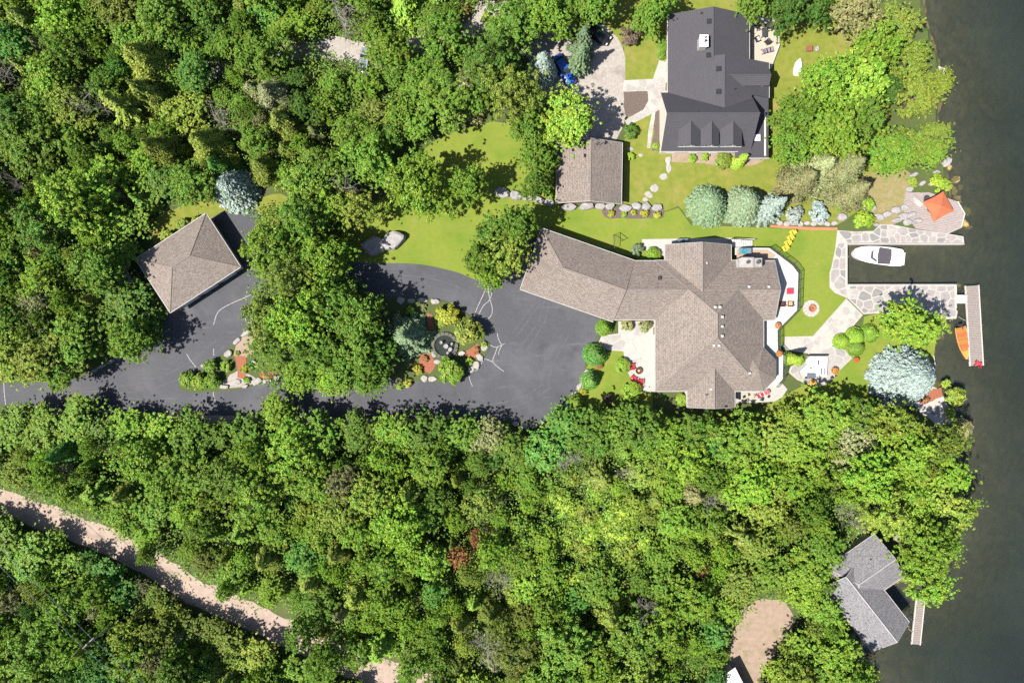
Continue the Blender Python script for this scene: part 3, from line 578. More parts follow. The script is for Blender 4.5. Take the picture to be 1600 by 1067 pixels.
k = 9; C = np.repeat(np.column_stack([pts, rs.uniform(.15, 4.2, len(pts)) * rs.uniform(.4, 1, len(pts))]), k, 0); C += rs.normal(size=C.shape) * [.4, .4, .22]; C[:, 2] = np.maximum(C[:, 2], .05)
me = leaf_mesh("undergrowth", C, np.array([0, 0, 1.]) + rs.normal(size=C.shape) * .5, .17, .6, rs, M['leaf'])
ug = bpy.data.objects.new("undergrowth", me); S.collection.objects.link(ug); ug.color = (.1, .175, .022, 1); tag(ug, "low leafy green undergrowth on the forest floor", "undergrowth", kind='stuff')
from collections import Counter; print(Counter(KIND[p["kind"]][0] for p in PLANTS))
print("plants", len(PLANTS), "undergrowth", len(C), "proto quads", {k: len(v[0][0].polygons) for k, v in PROTO.items()})
# ------------------------------------------------------------------ buildings
def roof_block(parent, A, B, hw, ze, zr, mt, capm, hipA=0., hipB=0., hw2=None, over=0., gut=True, wallm=None, base=0., eaves=True, gable_in=.35, ze2=None, bury='', barge=True):
    """Two slope slabs along the ridge axis A-B (plan points at the eaves' ends), hipped by hipA / hipB metres, with ridge caps, gutters, walls below and gable walls."""
    A, B = Vector((A[0], A[1])), Vector((B[0], B[1])); dv = (B - A).normalized(); nv = Vector((-dv.y, dv.x)); h2 = hw2 or hw; t = .2; z2 = ze if ze2 is None else ze2
    e = lambda P_, s, off=0: (P_.x + nv.x * s + dv.x * off, P_.y + nv.y * s + dv.y * off)
    a1, b1, a2, b2 = e(A, hw), e(B, hw), e(A, -h2), e(B, -h2); ra, rb = e(A, 0, hipA), e(B, 0, -hipB)
    mb = MB()
    mb.slab([(*a1, ze), (*b1, ze), (*rb, zr), (*ra, zr)], t); mb.slab([(*b2, z2), (*a2, z2), (*ra, zr), (*rb, zr)], t)
    if hipA: mb.slab([(*a1, ze), (*ra, zr), (*a2, z2)], t)
    if hipB: mb.slab([(*b1, ze), (*b2, z2), (*rb, zr)], t)
    rf = mb.build("roof", mt, parent)
    cap = MB(); cap.tube([(*ra, zr), (*rb, zr)], .1, 6)
    if hipA: [cap.tube([(*c, z), (*ra, zr)], .075, 6) for c, z in ((a1, ze), (a2, z2))]
    if hipB: [cap.tube([(*c, z), (*rb, zr)], .075, 6) for c, z in ((b1, ze), (b2, z2))]
    cap.build("ridge_cap", capm, rf)
    if gut:
        ang = math.atan2(dv.y, dv.x); ln = (B - A).length
        for s, zz in ((hw + .05, ze), (-h2 - .05, z2)):
            c = (A + B) / 2 + nv * s; MB().box((c.x, c.y, zz - .08), (ln + .05, .09, .13), ang).build("gutter", M['gutter'], rf)
        for P_, hip, sg in ((A, hipA, -1), (B, hipB, 1)):
            if hip:
                c = P_ + nv * (hw - h2) / 2 + dv * .05 * sg; MB().box((c.x, c.y, ze - .083), (.09, hw + h2 + .1, .13), ang).build("gutter", M['gutter'], rf)
    if wallm:
        i = .4; q = [e(A, hw - i, i), e(B, hw - i, -i), e(B, -h2 + i, -i), e(A, -h2 + i, i)]
        MB().prism(q, base, min(ze, z2) - .1).build("wall", wallm, parent)
        for P_, hip, sg, e_n in ((A, hipA, 1, 'A'), (B, hipB, -1, 'B')):
            if not hip and e_n not in bury:
                k = gable_in; pts = [e(P_, hw - i, k * sg), e(P_, -h2 + i, k * sg), e(P_, 0, k * sg)]
                th = dv * (.12 * sg); zz = [ze - .1, z2 - .1, zr - .3]
                gw = MB(); gw.add([(p[0], p[1], z) for p, z in zip(pts, zz)] + [(p[0] + th.x, p[1] + th.y, z) for p, z in zip(pts, zz)], [(0, 1, 2), (5, 4, 3), (0, 3, 4, 1), (1, 4, 5, 2), (2, 5, 3, 0)])
                gw.build("gable_wall", wallm, parent)
                if gut and barge:
                    for s, z in ((hw, ze), (-h2, z2)):
                        p0, p1 = e(P_, s, .03 * -sg), e(P_, 0, .03 * -sg); MB().tube([(*p0, z - .05), (*p1, zr - .05)], .06, 4).build("bargeboard", M['gutter'], rf)
    return rf
def window(parent, x, y, z, ang, w=1.2, h=1.2, name="window"):
    """A framed pane set proud of a wall; ang is the way it faces."""
    n = Vector((math.cos(ang), math.sin(ang))); mb = MB(); c = Vector((x, y)) + n * .03; r = ang + math.pi / 2
    t_ = Vector((-n.y, n.x))
    for s in (-1, 1): mb.box((c.x + t_.x * s * (w / 2), c.y + t_.y * s * (w / 2), z), (.1, .09, h + .1), r)
    for s in (-1, 0, 1): mb.box((c.x, c.y, z + s * h / 2), (w - .1, .088 if s else .05, .1 if s else .05), r)
    f = mb.build(name, M['white'], parent)
    MB().box((c.x, c.y, z), (w - .1, .04, h - .1), r).build("pane", M['glass'], f); return f
def door(parent, x, y, ang, w=1.0, h=2.1, mt=None, base=0, name="door"):
    n = Vector((math.cos(ang), math.sin(ang))); r = ang + math.pi / 2; mb = MB(); mb.box((x + n.x * .03, y + n.y * .03, base + h / 2), (w, .08, h), r)
    k = max(1, int(w / .9))
    for i in range(k):
        for j in range(3 if w < 2 else 4):
            o = (i + .5) / k * w - w / 2; mb.box((x + n.x * .075 - n.y * o, y + n.y * .075 + n.x * o, base + h * (j + .5) / (3 if w < 2 else 4)), (w / k - .18, .03, h / 4.6), r)
    d_ = mb.build(name, mt or M['white'], parent)
    MB().box((x + n.x * .1 - n.y * w * .4, y + n.y * .1 + n.x * w * .4, base + 1.0), (.12, .08, .05), r).build("handle", M['steel'], d_)
def vent_box(parent, px, py, z, mt, s=.45, h=.35, name="roof_vent"):
    w = W(px, py, z + h); mb = MB(); mb.prism([(w.x - s / 2, w.y - s / 2), (w.x + s / 2, w.y - s / 2), (w.x + s / 2, w.y + s / 2), (w.x - s / 2, w.y + s / 2)], z - .3, z + h * .7)
    mb.prism([(w.x - s * .62, w.y - s * .62), (w.x + s * .62, w.y - s * .62), (w.x + s * .62, w.y + s * .62), (w.x - s * .62, w.y + s * .62)], z + h * .7 + .003, z + h, top=.8)
    return mb.build(name, mt, parent)
def vent_pipe(parent, px, py, z, h=.5, r=.08, mt=None):
    w = W(px, py, z + h); mb = MB(); mb.lathe((w.x, w.y, z - .3), [(r * 1.7, 0), (r * 1.7, .32), (r, .36), (r, h + .3)], 8); return mb.build("vent_pipe", mt or M['black'], parent)

# --- the big house
hb = thing("house", "large brown-shingled house with many hips and gables between the asphalt driveway and the lakeside lawn", "house", (30, 4, 0))
RF, CP, WL = M['roof'], M['ridge'], M['cream']
roof_block(hb, (29.92, -7.52), (29.92, 12.25), 8.2, 3.2, 7.3, RF, CP, 8.1, 8.2, wallm=WL)
roof_block(hb, (21.5, 7.72), (39.85, 7.72), 4.47, 3.18, 5.43, RF, CP, wallm=WL, bury='A')
roof_block(hb, (28.2, 14.65), (28.2, 4), 5.0, 3.19, 5.7, RF, CP, wallm=WL, bury='B')
roof_block(hb, (14.6, 7.75), (24.5, 7.75), 4.45, 3.17, 5.42, RF, CP, wallm=WL, bury='AB')
wd_ = Vector((.944, -.33)); wa = Vector((2.885, 12.53)); wb = wa + wd_ * 14.9
roof_block(hb, wa, wb, 4.9, 3.2, 5.65, RF, CP, hipA=5.0, wallm=WL, bury='B')
roof_block(hb, (30.18, -9.95), (30.18, 0), 3.6, 3.16, 5.0, RF, CP, wallm=WL, bury='B')
oc = (36.7, -4.2); ap = 3.3; pts = [(oc[0] + ap / math.cos(R(22.5)) * math.cos(R(22.5 + 45 * k)), oc[1] + ap / math.cos(R(22.5)) * math.sin(R(22.5 + 45 * k))) for k in range(8)]
mb = MB(); gm = MB(); cp = MB()
for k in range(8):
    a, b = pts[k], pts[(k + 1) % 8]; mb.slab([(*a, 3.2), (*b, 3.2), (*oc, 5.0)], .18); gm.tube([(*a, 3.12), (*b, 3.12)], .08, 4); cp.tube([(*a, 3.22), (*oc, 5.0)], .06, 5)
tr_ = mb.build("turret_roof", RF, hb); gm.build("gutter", M['gutter'], tr_); cp.build("ridge_cap", CP, tr_)
MB().prism([(oc[0] + (x - oc[0]) * .9, oc[1] + (y - oc[1]) * .9) for x, y in pts], 0, 3.05).build("turret_wall", WL, hb)
for k in (0, 7, 6, 1):
    a = R(45 * k); window(hb, oc[0] + math.cos(a) * (ap * .9), oc[1] + math.sin(a) * (ap * .9), 1.8, a, 1.6, 1.6)
for y in (1.5, -.5): pass
for x, y, a in ((37.72, .8, 0), (37.72, 2.4, 0), (22.13, -1, math.pi), (22.13, -4.6, math.pi), (39.45, 6, 0), (39.45, 9.4, 0), (27.0, 14.25, math.pi / 2), (31.2, 14.25, math.pi / 2), (24.5, -7.12, -math.pi / 2), (29.0, -9.55, -math.pi / 2), (31.4, -9.55, -math.pi / 2)):
    window(hb, x, y, 1.75, a, 1.4, 1.3)
door(hb, 39.45, 7.7, 0, 1.8, 2.1, M['glass'], 0, "patio_door"); door(hb, 22.13, 1.6, math.pi, 1.1, 2.2, M['brown_wall'])
gs = wa + wd_ * 7.5; gn = Vector((-.33, -.944)); ga = math.atan2(gn.y, gn.x)
for o in (-4.4, -.6, 3.2):
    c = gs + gn * 4.5 + wd_ * o; door(hb, c.x, c.y, ga, 2.7, 2.3, M['white'], 0, "garage_door")
# chimney of white stone courses
mb = MB(); cx, cy0 = 35.6, 11.75; rnd = random.Random(4); z = 0
while z < 4.8:
    h_ = .42; o = rnd.uniform(-.1, .1)
    for k in range(5):
        mb.box((cx - 1.36 + k * .68 + o * .5, cy0 + rnd.uniform(-.02, .02), z + h_ / 2), (.66, 1.3, h_ - .02))
    z += h_
ch = mb.build("chimney", M['chim'], hb)
mb = MB(); mb.box((cx - .6, cy0, 5.14), (1.9, 1.5, .16)); mb.box((cx - .6, cy0, 5.3), (1.5, 1.2, .16)); mb.build("chimney_cap", M['flagw'], ch); MB().box((cx + 1.0, cy0 - .1, 5.1), (1.1, 1.1, .1)).build("chimney_cap", M['flag'], ch)
MB().lathe((cx + .9, cy0, 5.23), [(.22, 0), (.22, .35), (.3, .36), (.3, .42)], 10).build("flue", M['charcoal'], ch); MB().lathe((cx - .6, cy0, 5.39), [(.25, 0), (.25, .3)], 10).build("flue", M['charcoal'], ch)
for p in ((1103.8, 411, 5.1), (1171, 448, 5.2), (1202, 448, 5.25), (1118, 479.7, 6.9), (1125.5, 479.7, 7.0), (1129, 495, 7.0), (1129, 510, 7.0), (1129, 525, 7.0), (1116, 540, 6.6), (1124, 540, 6.8), (1172, 583, 4.6), (1111, 608, 4.6)):
    vent_box(hb, *p, M['gutter'], .32, .3)
vent_pipe(hb, 1105, 617, 4.4); vent_box(hb, 1031, 434.6, 4.6, M['black'], .4, .3)

# --- decks of the big house
dk = thing("lakeside_deck", "white wrap-around raised deck on the lake side of the large brown-roofed house", "deck", (40, 6, 0))
DZ = 1.4
outline = PL([(1149, 387), (1202, 387.5), (1238, 414.5), (1247.5, 427), (1245.5, 485), (1215, 516), (1215.5, 546), (1224, 555), (1223, 592), (1213, 604), (1186, 604), (1186, 398), (1149, 398)], DZ)
def boards(name, poly, z, w, mt, parent, ang=0., t=.05, gap=.015, kind=None):
    """Boards laid across an outline, clipped to it."""
    mb = MB(); c, s = math.cos(ang), math.sin(ang); rot = [(x * c + y * s, -x * s + y * c) for x, y in poly]; y = min(p[1] for p in rot); ymax = max(p[1] for p in rot); n = 0
    while y < ymax - .02:
        q = clip(clip(rot, (0, y + gap / 2), (0, 1)), (0, min(y + w, ymax) - gap / 2), (0, -1))
        if len(q) > 2: mb.prism([(a * c - b * s, a * s + b * c) for a, b in q], z - t + (n % 3) * .004, z + (n % 3) * .004)
        y += w; n += 1
    o = mb.build(name, mt, parent)
    if kind: o["kind"] = kind
    return o
def clip(poly, p, n):
    out = []
    for i in range(len(poly)):
        a, b = poly[i], poly[(i + 1) % len(poly)]; da = (a[0] - p[0]) * n[0] + (a[1] - p[1]) * n[1]; db = (b[0] - p[0]) * n[0] + (b[1] - p[1]) * n[1]
        if da >= 0: out.append(a)
        if da * db < 0: t = da / (da - db); out.append((a[0] + (b[0] - a[0]) * t, a[1] + (b[1] - a[1]) * t))
    return out
boards("deck_boards", outline, DZ, .3, M['deckw'], dk, math.pi / 2, kind='stuff')
MB().prism([(x * .999, y * .999) for x, y in outline], DZ - .35, DZ - .06).build("deck_frame", M['white'], dk)
boards("wood_inlay", PL([(1151, 390), (1199, 390), (1212, 399), (1205, 406), (1151, 406)], DZ + .03), DZ + .035, .22, M['decktan'], dk, 0, .025, kind='stuff')
for x, y in outline[1:10]: MB().box((x * .995, y * .99, (DZ - .35) / 2), (.2, .2, DZ - .35)).build("support_post", M['white'], dk)
def railing(name, pts, z, parent, mt=M['black'], glass=True, h=1.05, step=1.6):
    mb = MB(); gl_ = MB(); P_ = [Vector((*p, z)) for p in pts]
    for a, b in zip(P_[:-1], P_[1:]):
        n = max(1, round((b - a).length / step)); ang = math.atan2(b.y - a.y, b.x - a.x); mb.tube([a + Vector((0, 0, h)), b + Vector((0, 0, h))], .045, 4); mb.tube([a + Vector((0, 0, .12)), b + Vector((0, 0, .12))], .025, 4)
        for k in range(n + 1): q = a.lerp(b, k / n); mb.box((q.x, q.y, z + h / 2), (.07, .07, h), ang)
        for k in range(n):
            q = a.lerp(b, (k + .5) / n); L_ = (b - a).length / n
            if glass: gl_.box((q.x, q.y, z + h / 2 + .05), (L_ - .15, .015, h - .25), ang)
            else:
                for j in range(int(L_ / .14)): u = a.lerp(b, (k + (j + .5) / int(L_ / .14)) / n); mb.box((u.x, u.y, z + h / 2), (.025, .025, h - .1), ang)
    r_ = mb.build(name, mt, parent)
    if gl_.v: gl_.build("glass_panel", M['railglass'], r_)
    return r_


railing("railing", outline[1:10], DZ, dk)
st = thing("staircase", "short flight of white steps beside the north gable of the large brown-roofed house", "stairs", W(1162, 379))
for k in range(9):
    c = W(1145.5 + k * 4.0, 379.5, 1.2); MB().box((c.x, c.y, 1.25 - k * .14), (.36, 1.0, .06)).build("tread", M['deckw'], st)
for s in (-1, 1):
    mb = MB(); a, b = W(1143, 379.5 - s * 5.4, 1.2), W(1180, 379.5 - s * 5.4, 0); mb.tube([(a.x, a.y, 1.2), (b.x, b.y, .1)], .09, 4); mb.build("stringer", M['white'], st)
mb = MB(); a, b = W(1143, 373.7, 2.2), W(1180, 375, 1.1); mb.tube([(a.x, a.y, 2.2), (b.x, b.y, 1.1)], .04, 5); [mb.box((p.x, p.y, z / 2 + .1), (.06, .06, z)) for p, z in ((a, 2.2), (b, 1.1), ((a + b) / 2, 1.6))]; mb.build("handrail", M['black'], st)
structure("north_walkway", MB().prism(PL([(1003, 374), (1144, 371.8), (1144, 382), (1100, 384), (1040, 384), (1038, 400), (1024, 398), (1004, 388)]), 0, .1), M['concrete'])
pt = thing("rear_terrace", "small white stone terrace with a bench at the south-east corner of the large brown-roofed house", "terrace", W(1195, 617))
MB().prism(PL([(1149, 612), (1186, 611), (1203, 602), (1222, 599), (1230, 608), (1222, 620), (1210, 627), (1195, 628), (1150, 630)]), 0, .1).build("terrace_slab", M['mortar'], pt)
boards("wood_inlay", PL([(1155, 614), (1178, 614), (1180, 627), (1155, 627)]), .135, .25, M['deckpale'], pt, 0, .03, kind='stuff')

# --- the detached garage
dg = thing("detached_garage", "detached garage with a hipped brown roof among trees beside the forked driveway", "garage", (-49.3, 11.9, 0))
roof_block(dg, (-43.95, 15.4), (-54.65, 8.45), 4.85, 2.8, 4.98, M['roof'], M['ridge'], 4.8, 4.8, wallm=M['cream'])
dv = Vector((-.8386, -.5447)); nn = Vector((.5447, -.8386)); a = math.atan2(nn.y, nn.x)
for o in (3, 6.4, 9.8):
    c = Vector((-43.95, 15.4)) + dv * o + nn * 4.45; door(dg, c.x, c.y, a, 2.6, 2.2, M['white'], 0, "garage_door")
c = Vector((-43.95, 15.4)) + -dv * -.4; window(dg, c.x, c.y, 1.6, math.atan2(-dv.y, -dv.x))

# --- the neighbour's small shed
sg = thing("small_garage", "small square garage with a plain gabled brown roof half under a lime green tree", "garage", (11.7, 25.7, 0))
roof_block(sg, (11.7, 21.05), (11.85, 30.35), 4.95, 2.6, 4.6, M['roof'], M['ridge'], wallm=M['brown_wall'])
door(sg, 16.3, 27, 0, 1, 2.05, M['white']); window(sg, 16.3, 24, 1.5, 0); door(sg, 11.9, 29.97, math.pi / 2, 4.6, 2.1, M['white'], 0, "garage_door")

# --- the neighbour's house
nb = thing("house", "neighbouring house with a dark charcoal roof and three little dormers above the small garage", "house", (31, 38, 0))
RD, CD, WC = M['roof_dark'], M['ridge_dark'], M['cream']
roof_block(nb, (29.85, 49.6), (29.85, 41.9), 6.19, 3, 5.5, RD, CD, wallm=WC, barge=False)
roof_block(nb, (31.34, 42.3), (31.34, 37.0), 7.69, 3.01, 6.07, RD, CD, wallm=WC, bury='B', barge=False)
mb = MB(); mb.slab([(24.2, 37.0, 3.3), (24.2, 33.5, 3.3), (31.34, 33.5, 6.07), (31.34, 37.0, 6.07)], .2); mb.slab([(31.34, 37.0, 6.07), (31.34, 33.5, 6.07), (36.0, 33.5, 4.22), (36.0, 37.0, 4.22)], .2); mb.build('saddle_roof', RD, nb)
roof_block(nb, (22.65, 33.3), (36.2, 33.3), 4.45, 3.02, 7.1, RD, CD, wallm=WC, gable_in=.1, barge=False)
mb = MB(); mb.slab([(35.9, 27.85, 3.25), (39.03, 27.85, 2.8), (39.03, 37.2, 2.8), (35.9, 37.2, 3.25)], .18); mb.slab([(35.9, 27.85, 3.2), (33.9, 27.85, 2.95), (33.9, 29.6, 2.95), (35.9, 29.6, 3.2)], .15)
pr = mb.build("porch_roof", RD, nb); MB().prism([(36.3, 28.2), (38.6, 28.2), (38.6, 35), (36.3, 35)], 0, 2.9).build("porch_wall", WC, nb)
MB().box((37.5, 27.8, 2.93), (3.1, .12, .14)).build("gutter", M['gutter'], pr)
roof_block(nb, (38.35, 39.4), (32.0, 39.4), 1.3, 4.85, 5.7, RD, CD, wallm=WC, base=3, gut=False)
for x, hw in ((26.3, 1.62), (29.35, 1.38), (32.5, 1.62)):
    d_ = roof_block(nb, (x, 28.95), (x, 32.9), hw, 5.35, 6.3, RD, CD, wallm=M['grey_wall'], base=3.2, gut=False)
    window(nb, x, 29.3, 4.6, -math.pi / 2, 1.0, .9)
    MB().box((x, 28.9, 5.2), (hw * 2 - .1, .08, .08)).build("gutter", M['gutter'], d_)
for x, y, a in ((24.05, 46, math.pi), (24.05, 43.8, math.pi), (24.05, 36.4, math.pi), (24.5, 29.25, -math.pi / 2), (28, 29.25, -math.pi / 2), (31, 29.25, -math.pi / 2), (35.65, 47, 0), (35.65, 44, 0), (38.65, 37, 0), (38.6, 31, 0)): window(nb, x, y, 1.7, a, 1.3, 1.2)
door(nb, 24.05, 39.6, math.pi, 1.1, 2.1, M['brown_wall'])
for p in ((1108.6, 33, 5.15), (1107.8, 86, 5.1), (1123.5, 107, 5.75), (1123.5, 142.8, 5.75)): vent_box(nb, *p, M['black'], .6, .35)
for p in ((1096.7, 19.8, 4.8), (1149.3, 138.4, 5.2), (1092, 174, 6.5)): vent_pipe(nb, *p)
vent_box(nb, 1183.8, 214.7, 3.0, M['white'], .8, .45, "skylight")
w = W(1099.5, 65, 6.2); mb = MB(); mb.box((w.x, w.y, 5.2), (1.05, 1.55, 2.2)); c_ = mb.build("chimney", M['chim'], nb); MB().box((w.x, w.y, 6.36), (1.25, 1.75, .12)).build("chimney_cap", M['white'], c_)
MB().lathe((w.x + .15, w.y - .1, 6.42), [(.17, 0), (.17, .4)], 8).build("flue", M['black'], c_); MB().lathe((w.x + .2, w.y + .45, 6.42), [(.12, 0), (.12, .3)], 8).build("flue", M['black'], c_)

# --- boathouse
bh = thing("boathouse", "grey-shingled boathouse with a crossing wing standing at the water's edge", "boathouse", (54, -39, 0))
roof_block(bh, (50.0, -35.2), (57.6, -44.9), 3.6, 2.8, 4.65, M['roof_grey'], M['ridge_grey'], wallm=M['grey_wall'], base=-1.6)
roof_block(bh, (57.4, -32.5), (50.1, -37.58), 3.9, 2.78, 4.6, M['roof_grey'], M['ridge_grey'], hipB=2.2, wallm=M['grey_wall'], base=-1.6, bury='B')
vent_pipe(bh, 1361, 874, 3.6, .4)
a = math.atan2(-.786, .618); door(bh, 57.25, -44.5, a, 3.4, 2.6, M['brown_wall'], -.6, "boat_door")
for o in (3, 8.5): window(bh, 50 + .618 * o - .786 * 3.2, -35.2 - .786 * o - .618 * 3.2, 1.4, math.atan2(-.618, -.786))
window(bh, 57.08, -32.75, 1.5, math.atan2(.57, .82), 2)
for k in (0, 1): MB().tube([(59.9 + k * .5, -43.0 - k * .7, 2.6), (60.6 + k * .5, -43.5 - k * .7, 2.6)], .09, 4).build("rafter_tail", M['brown_wall'], bh)

# --- the white-roofed shed at the bottom edge
ws = thing("white_shed", "white metal-roofed shed cut off by the bottom edge beside the sandy clearing", "shed", W(1148, 1070))
c = W(1146, 1072, 2.6); ang = R(27)
A_ = Vector((c.x, c.y)); d_ = Vector((math.cos(ang + math.pi / 2 + .0), math.sin(ang + math.pi / 2)))
A1 = A_ + d_ * 2.4; B1 = A_ - d_ * 3.2
roof_block(ws, A1, B1, 1.55, 2.5, 2.9, M['white'], M['white'], hw2=1.55, wallm=M['cream'], gut=False)
e_ = Vector((math.cos(ang), math.sin(ang)))
for k in range(9):
    q = A1 - d_ * (.3 + k * .62); mb = MB(); [mb.tube([(q.x, q.y, 2.93), (q.x + e_.x * 1.5 * s, q.y + e_.y * 1.5 * s, 2.55)], .03, 4) for s in (-1, 1)]; mb.build("roof_seam", M['white'], ws)
# ------------------------------------------------------------------ stonework
def voronoi(poly, step, seed, jit=.45, inset=.06):
    """Irregular cells filling an outline, each pulled in for a joint."""
    rd = random.Random(seed); xs = [p[0] for p in poly]; ys = [p[1] for p in poly]; seeds = []
    y = min(ys) - step; r = 0
    while y < max(ys) + step:
        x = min(xs) - step + (r % 2) * step / 2
        while x < max(xs) + step: seeds.append((x + rd.uniform(-jit, jit) * step, y + rd.uniform(-jit, jit) * step)); x += step
        y += step * .88; r += 1
    out = []
    for i, s in enumerate(seeds):
        cell = list(poly)
        for j, t in enumerate(seeds):
            if i == j or abs(s[0] - t[0]) > 3 * step or abs(s[1] - t[1]) > 3 * step: continue
            dx, dy = s[0] - t[0], s[1] - t[1]; l = math.hypot(dx, dy)
            mx, my = (s[0] + t[0]) / 2 + dx / l * inset, (s[1] + t[1]) / 2 + dy / l * inset
            cell = clip(cell, (mx, my), (dx / l, dy / l))
            if len(cell) < 3: break
        if len(cell) < 3: continue
        a = abs(sum(cell[k][0] * cell[(k + 1) % len(cell)][1] - cell[(k + 1) % len(cell)][0] * cell[k][1] for k in range(len(cell)))) / 2
        if a < .12 * step * step: continue
        cx = sum(p[0] for p in cell) / len(cell); cy_ = sum(p[1] for p in cell) / len(cell)
        cell = [(cx + (x - cx) * .94, cy_ + (y - cy_) * .94) for x, y in cell]
        if len(cell) >= 4:                                            # round the corners
            q = []
            for k in range(len(cell)):
                a_, b_, c_ = Vector(cell[k - 1]), Vector(cell[k]), Vector(cell[(k + 1) % len(cell)]); q += [tuple(b_.lerp(a_, .14)), tuple(b_.lerp(c_, .14))]
            cell = q
        out.append(cell)
    return out
def flags(parent, poly, step, z, seed, mt, h=.045, inset=.06):
    rd = random.Random(seed)
    for c in voronoi(poly, step, seed, inset=inset): MB().prism(c, z - .02, z + h + rd.uniform(-.012, .012), top=.97).build("flagstone", rd.choice(mt), parent)
ARM_N = [(1308, 360), (1336, 362), (1365, 361), (1374, 351), (1393, 351), (1433, 359), (1479, 365), (1505, 369.5), (1506.5, 382.4), (1324, 382.4), (1324, 444), (1493.4, 444), (1493.4, 482), (1496, 487), (1494, 498), (1476, 499), (1460, 492), (1420, 490), (1385, 489), (1349, 491), (1324, 466), (1305, 458), (1296, 449), (1296, 426), (1299, 417), (1305, 388)]
dock = thing("stone_dock", "pale U-shaped flagstone dock with white mortar wrapping the white motorboat's slip", "dock", W(1315, 410))
base = PL(ARM_N); MB().prism(base, -4.5, .06).build("dock_base", M['mortar'], dk if False else dock)
FL = [M['flag'], M['flag'], M['flagw'], mat('rosy_flagstone', (.3, .26, .25), (.24, .21, .205), 2.2, .85, .25), mat('dark_flagstone', (.2, .195, .19), (.17, .165, .16), 2.2, .85, .25)]
flags(dock, PL([(1309, 361), (1336, 363), (1366, 362), (1375, 352), (1393, 352), (1433, 360), (1479, 366), (1503, 370.5), (1505, 379), (1324, 379)]), 1.35, .06, 3, FL)
flags(dock, PL([(1306, 389), (1309, 381), (1320.5, 380), (1320.5, 447), (1323, 463), (1306, 456), (1298, 448), (1298, 427), (1301, 417)]), 1.9, .06, 8, FL)
flags(dock, PL([(1324, 447.5), (1491, 447.5), (1491, 482), (1493.5, 487), (1492, 496), (1477, 497), (1460, 490), (1420, 488), (1385, 487), (1350, 489), (1325, 465)]), 1.4, .06, 5, FL)
mb = MB(); a, b, c, d_, e_, f_ = [P2(*p) for p in ((1323, 381), (1323, 445), (1493.5, 445), (1493.5, 482), (1506, 381), (1324, 381))]
for p, q in ((a, b), (b, c), (c, d_), (f_, e_)): mb.tube([(*p, .08), (*q, .08)], .13, 4)
mb.build("coping", M['concrete'], dock)
path = structure("stone_path", MB().prism(PL([(1226, 526), (1270, 525), (1322, 466.5), (1348, 492), (1331, 512), (1305, 533), (1300, 541), (1325, 548), (1331, 560), (1312, 578), (1300, 593), (1285, 603), (1262, 601), (1245, 593), (1231, 581), (1236, 572), (1266, 558), (1262, 552), (1240, 549), (1224, 546)]), 0, .05), M['mortar'])
flags(path, PL([(1228, 528), (1270, 527), (1322, 469), (1346, 491), (1330, 511), (1304, 532), (1296, 545), (1262, 549), (1228, 545)]), 1.05, .05, 11, [M['flagw'], M['concrete'], M['concrete']], .03, .035)
flags(path, PL([(1294, 542), (1303, 541), (1324, 549), (1329, 560), (1311, 577), (1299, 591), (1285, 601), (1263, 599), (1246, 592), (1234, 581), (1238, 573), (1266, 560)]), 2.1, .05, 12, [M['flagw'], M['flagw'], M['flag']], .035, .035)

def blob_poly(px, py, rx, ry, rot, seed, n=9, z=0):
    rd = random.Random(seed); w = W(px, py, z); out = []
    for k in range(n):
        t = 2 * math.pi * k / n + rd.uniform(-.22, .22); q = rd.uniform(.82, 1.12); x, y = rx * .1 * q * math.cos(t), ry * .1 * q * math.sin(t)
        out.append((w.x + x * math.cos(rot) - y * math.sin(rot), w.y + x * math.sin(rot) + y * math.cos(rot)))
    return out
def stone_wall(name, label, cat, stones, h, mt, z0=-.1):
    w = thing(name, label, cat, W(stones[0][0], stones[0][1]))
    for i, s in enumerate(stones):
        hh = (s[5] if len(s) > 5 else h) * random.Random(i * 7 + int(s[0])).uniform(.85, 1.2)
        MB().stone(blob_poly(s[0], s[1], s[2], s[3], R(s[4]), int(s[0] * 3 + s[1]), 9), z0, hh, int(s[0])).build("stone", mt, w)
    return w
stone_wall("boulder_wall", "row of pale boulders retaining the upper lawn left of the small garage", "wall", [(785, 302, 14, 8, -20), (806, 307, 11, 8, -10), (824, 309, 10, 7, -8), (841, 313, 9, 6, -15), (857, 317, 9, 6, 0)], .7, M['rock'])
stone_wall("boulder_wall", "row of pale flat boulders along the lower eave of the small garage", "wall", [(889, 324, 13, 6, 0), (916, 323, 12, 6.5, 5), (938, 322.5, 9, 6, 0), (953, 323, 8, 6, 0)], .6, M['rock'])
stone_wall("boulder_wall", "row of pale blocks behind the yellow flowers right of the small garage", "wall", [(977, 326, 10, 7.5, -5), (994, 323, 9, 6, 0), (1009, 323.5, 8, 7, 0), (1027, 325, 9, 6.5, -5)], .6, M['rock'])
for i, (x, y, rx, ry, ro, lb) in enumerate([(584, 386, 19, 15, 10, "grey shaded boulder beside the upper loop of the driveway"), (615, 376, 21, 14, 25, "pale sunlit pointed boulder on the lawn edge by the driveway loop"), (845, 805, 9, 6, 10, "small white rock alone in the south woods"), (1440, 318, 6, 5, 0, None), (1478, 254, 9, 6, 60, "white boulder on the shore above the amber rocks"),
                                         (1440, 200, 8, 5, 0, None), (1345, 848, 7, 5, 0, "pale rock at the upper left corner of the boathouse"), (1400, 840, 8, 6, 20, "pale rock at the upper right of the boathouse"), (1463, 641, 8, 5, 30, "pale rock on the little white shore under the blue spruce"), (1266, 76, 4, 4, 0, None)]):
    if lb: tag(MB().stone(blob_poly(x, y, rx, ry, R(ro), i * 13 + 5, 10), -.15, 1.3 if rx > 12 else .5, i).build("boulder", M['rock']), lb, "boulder")
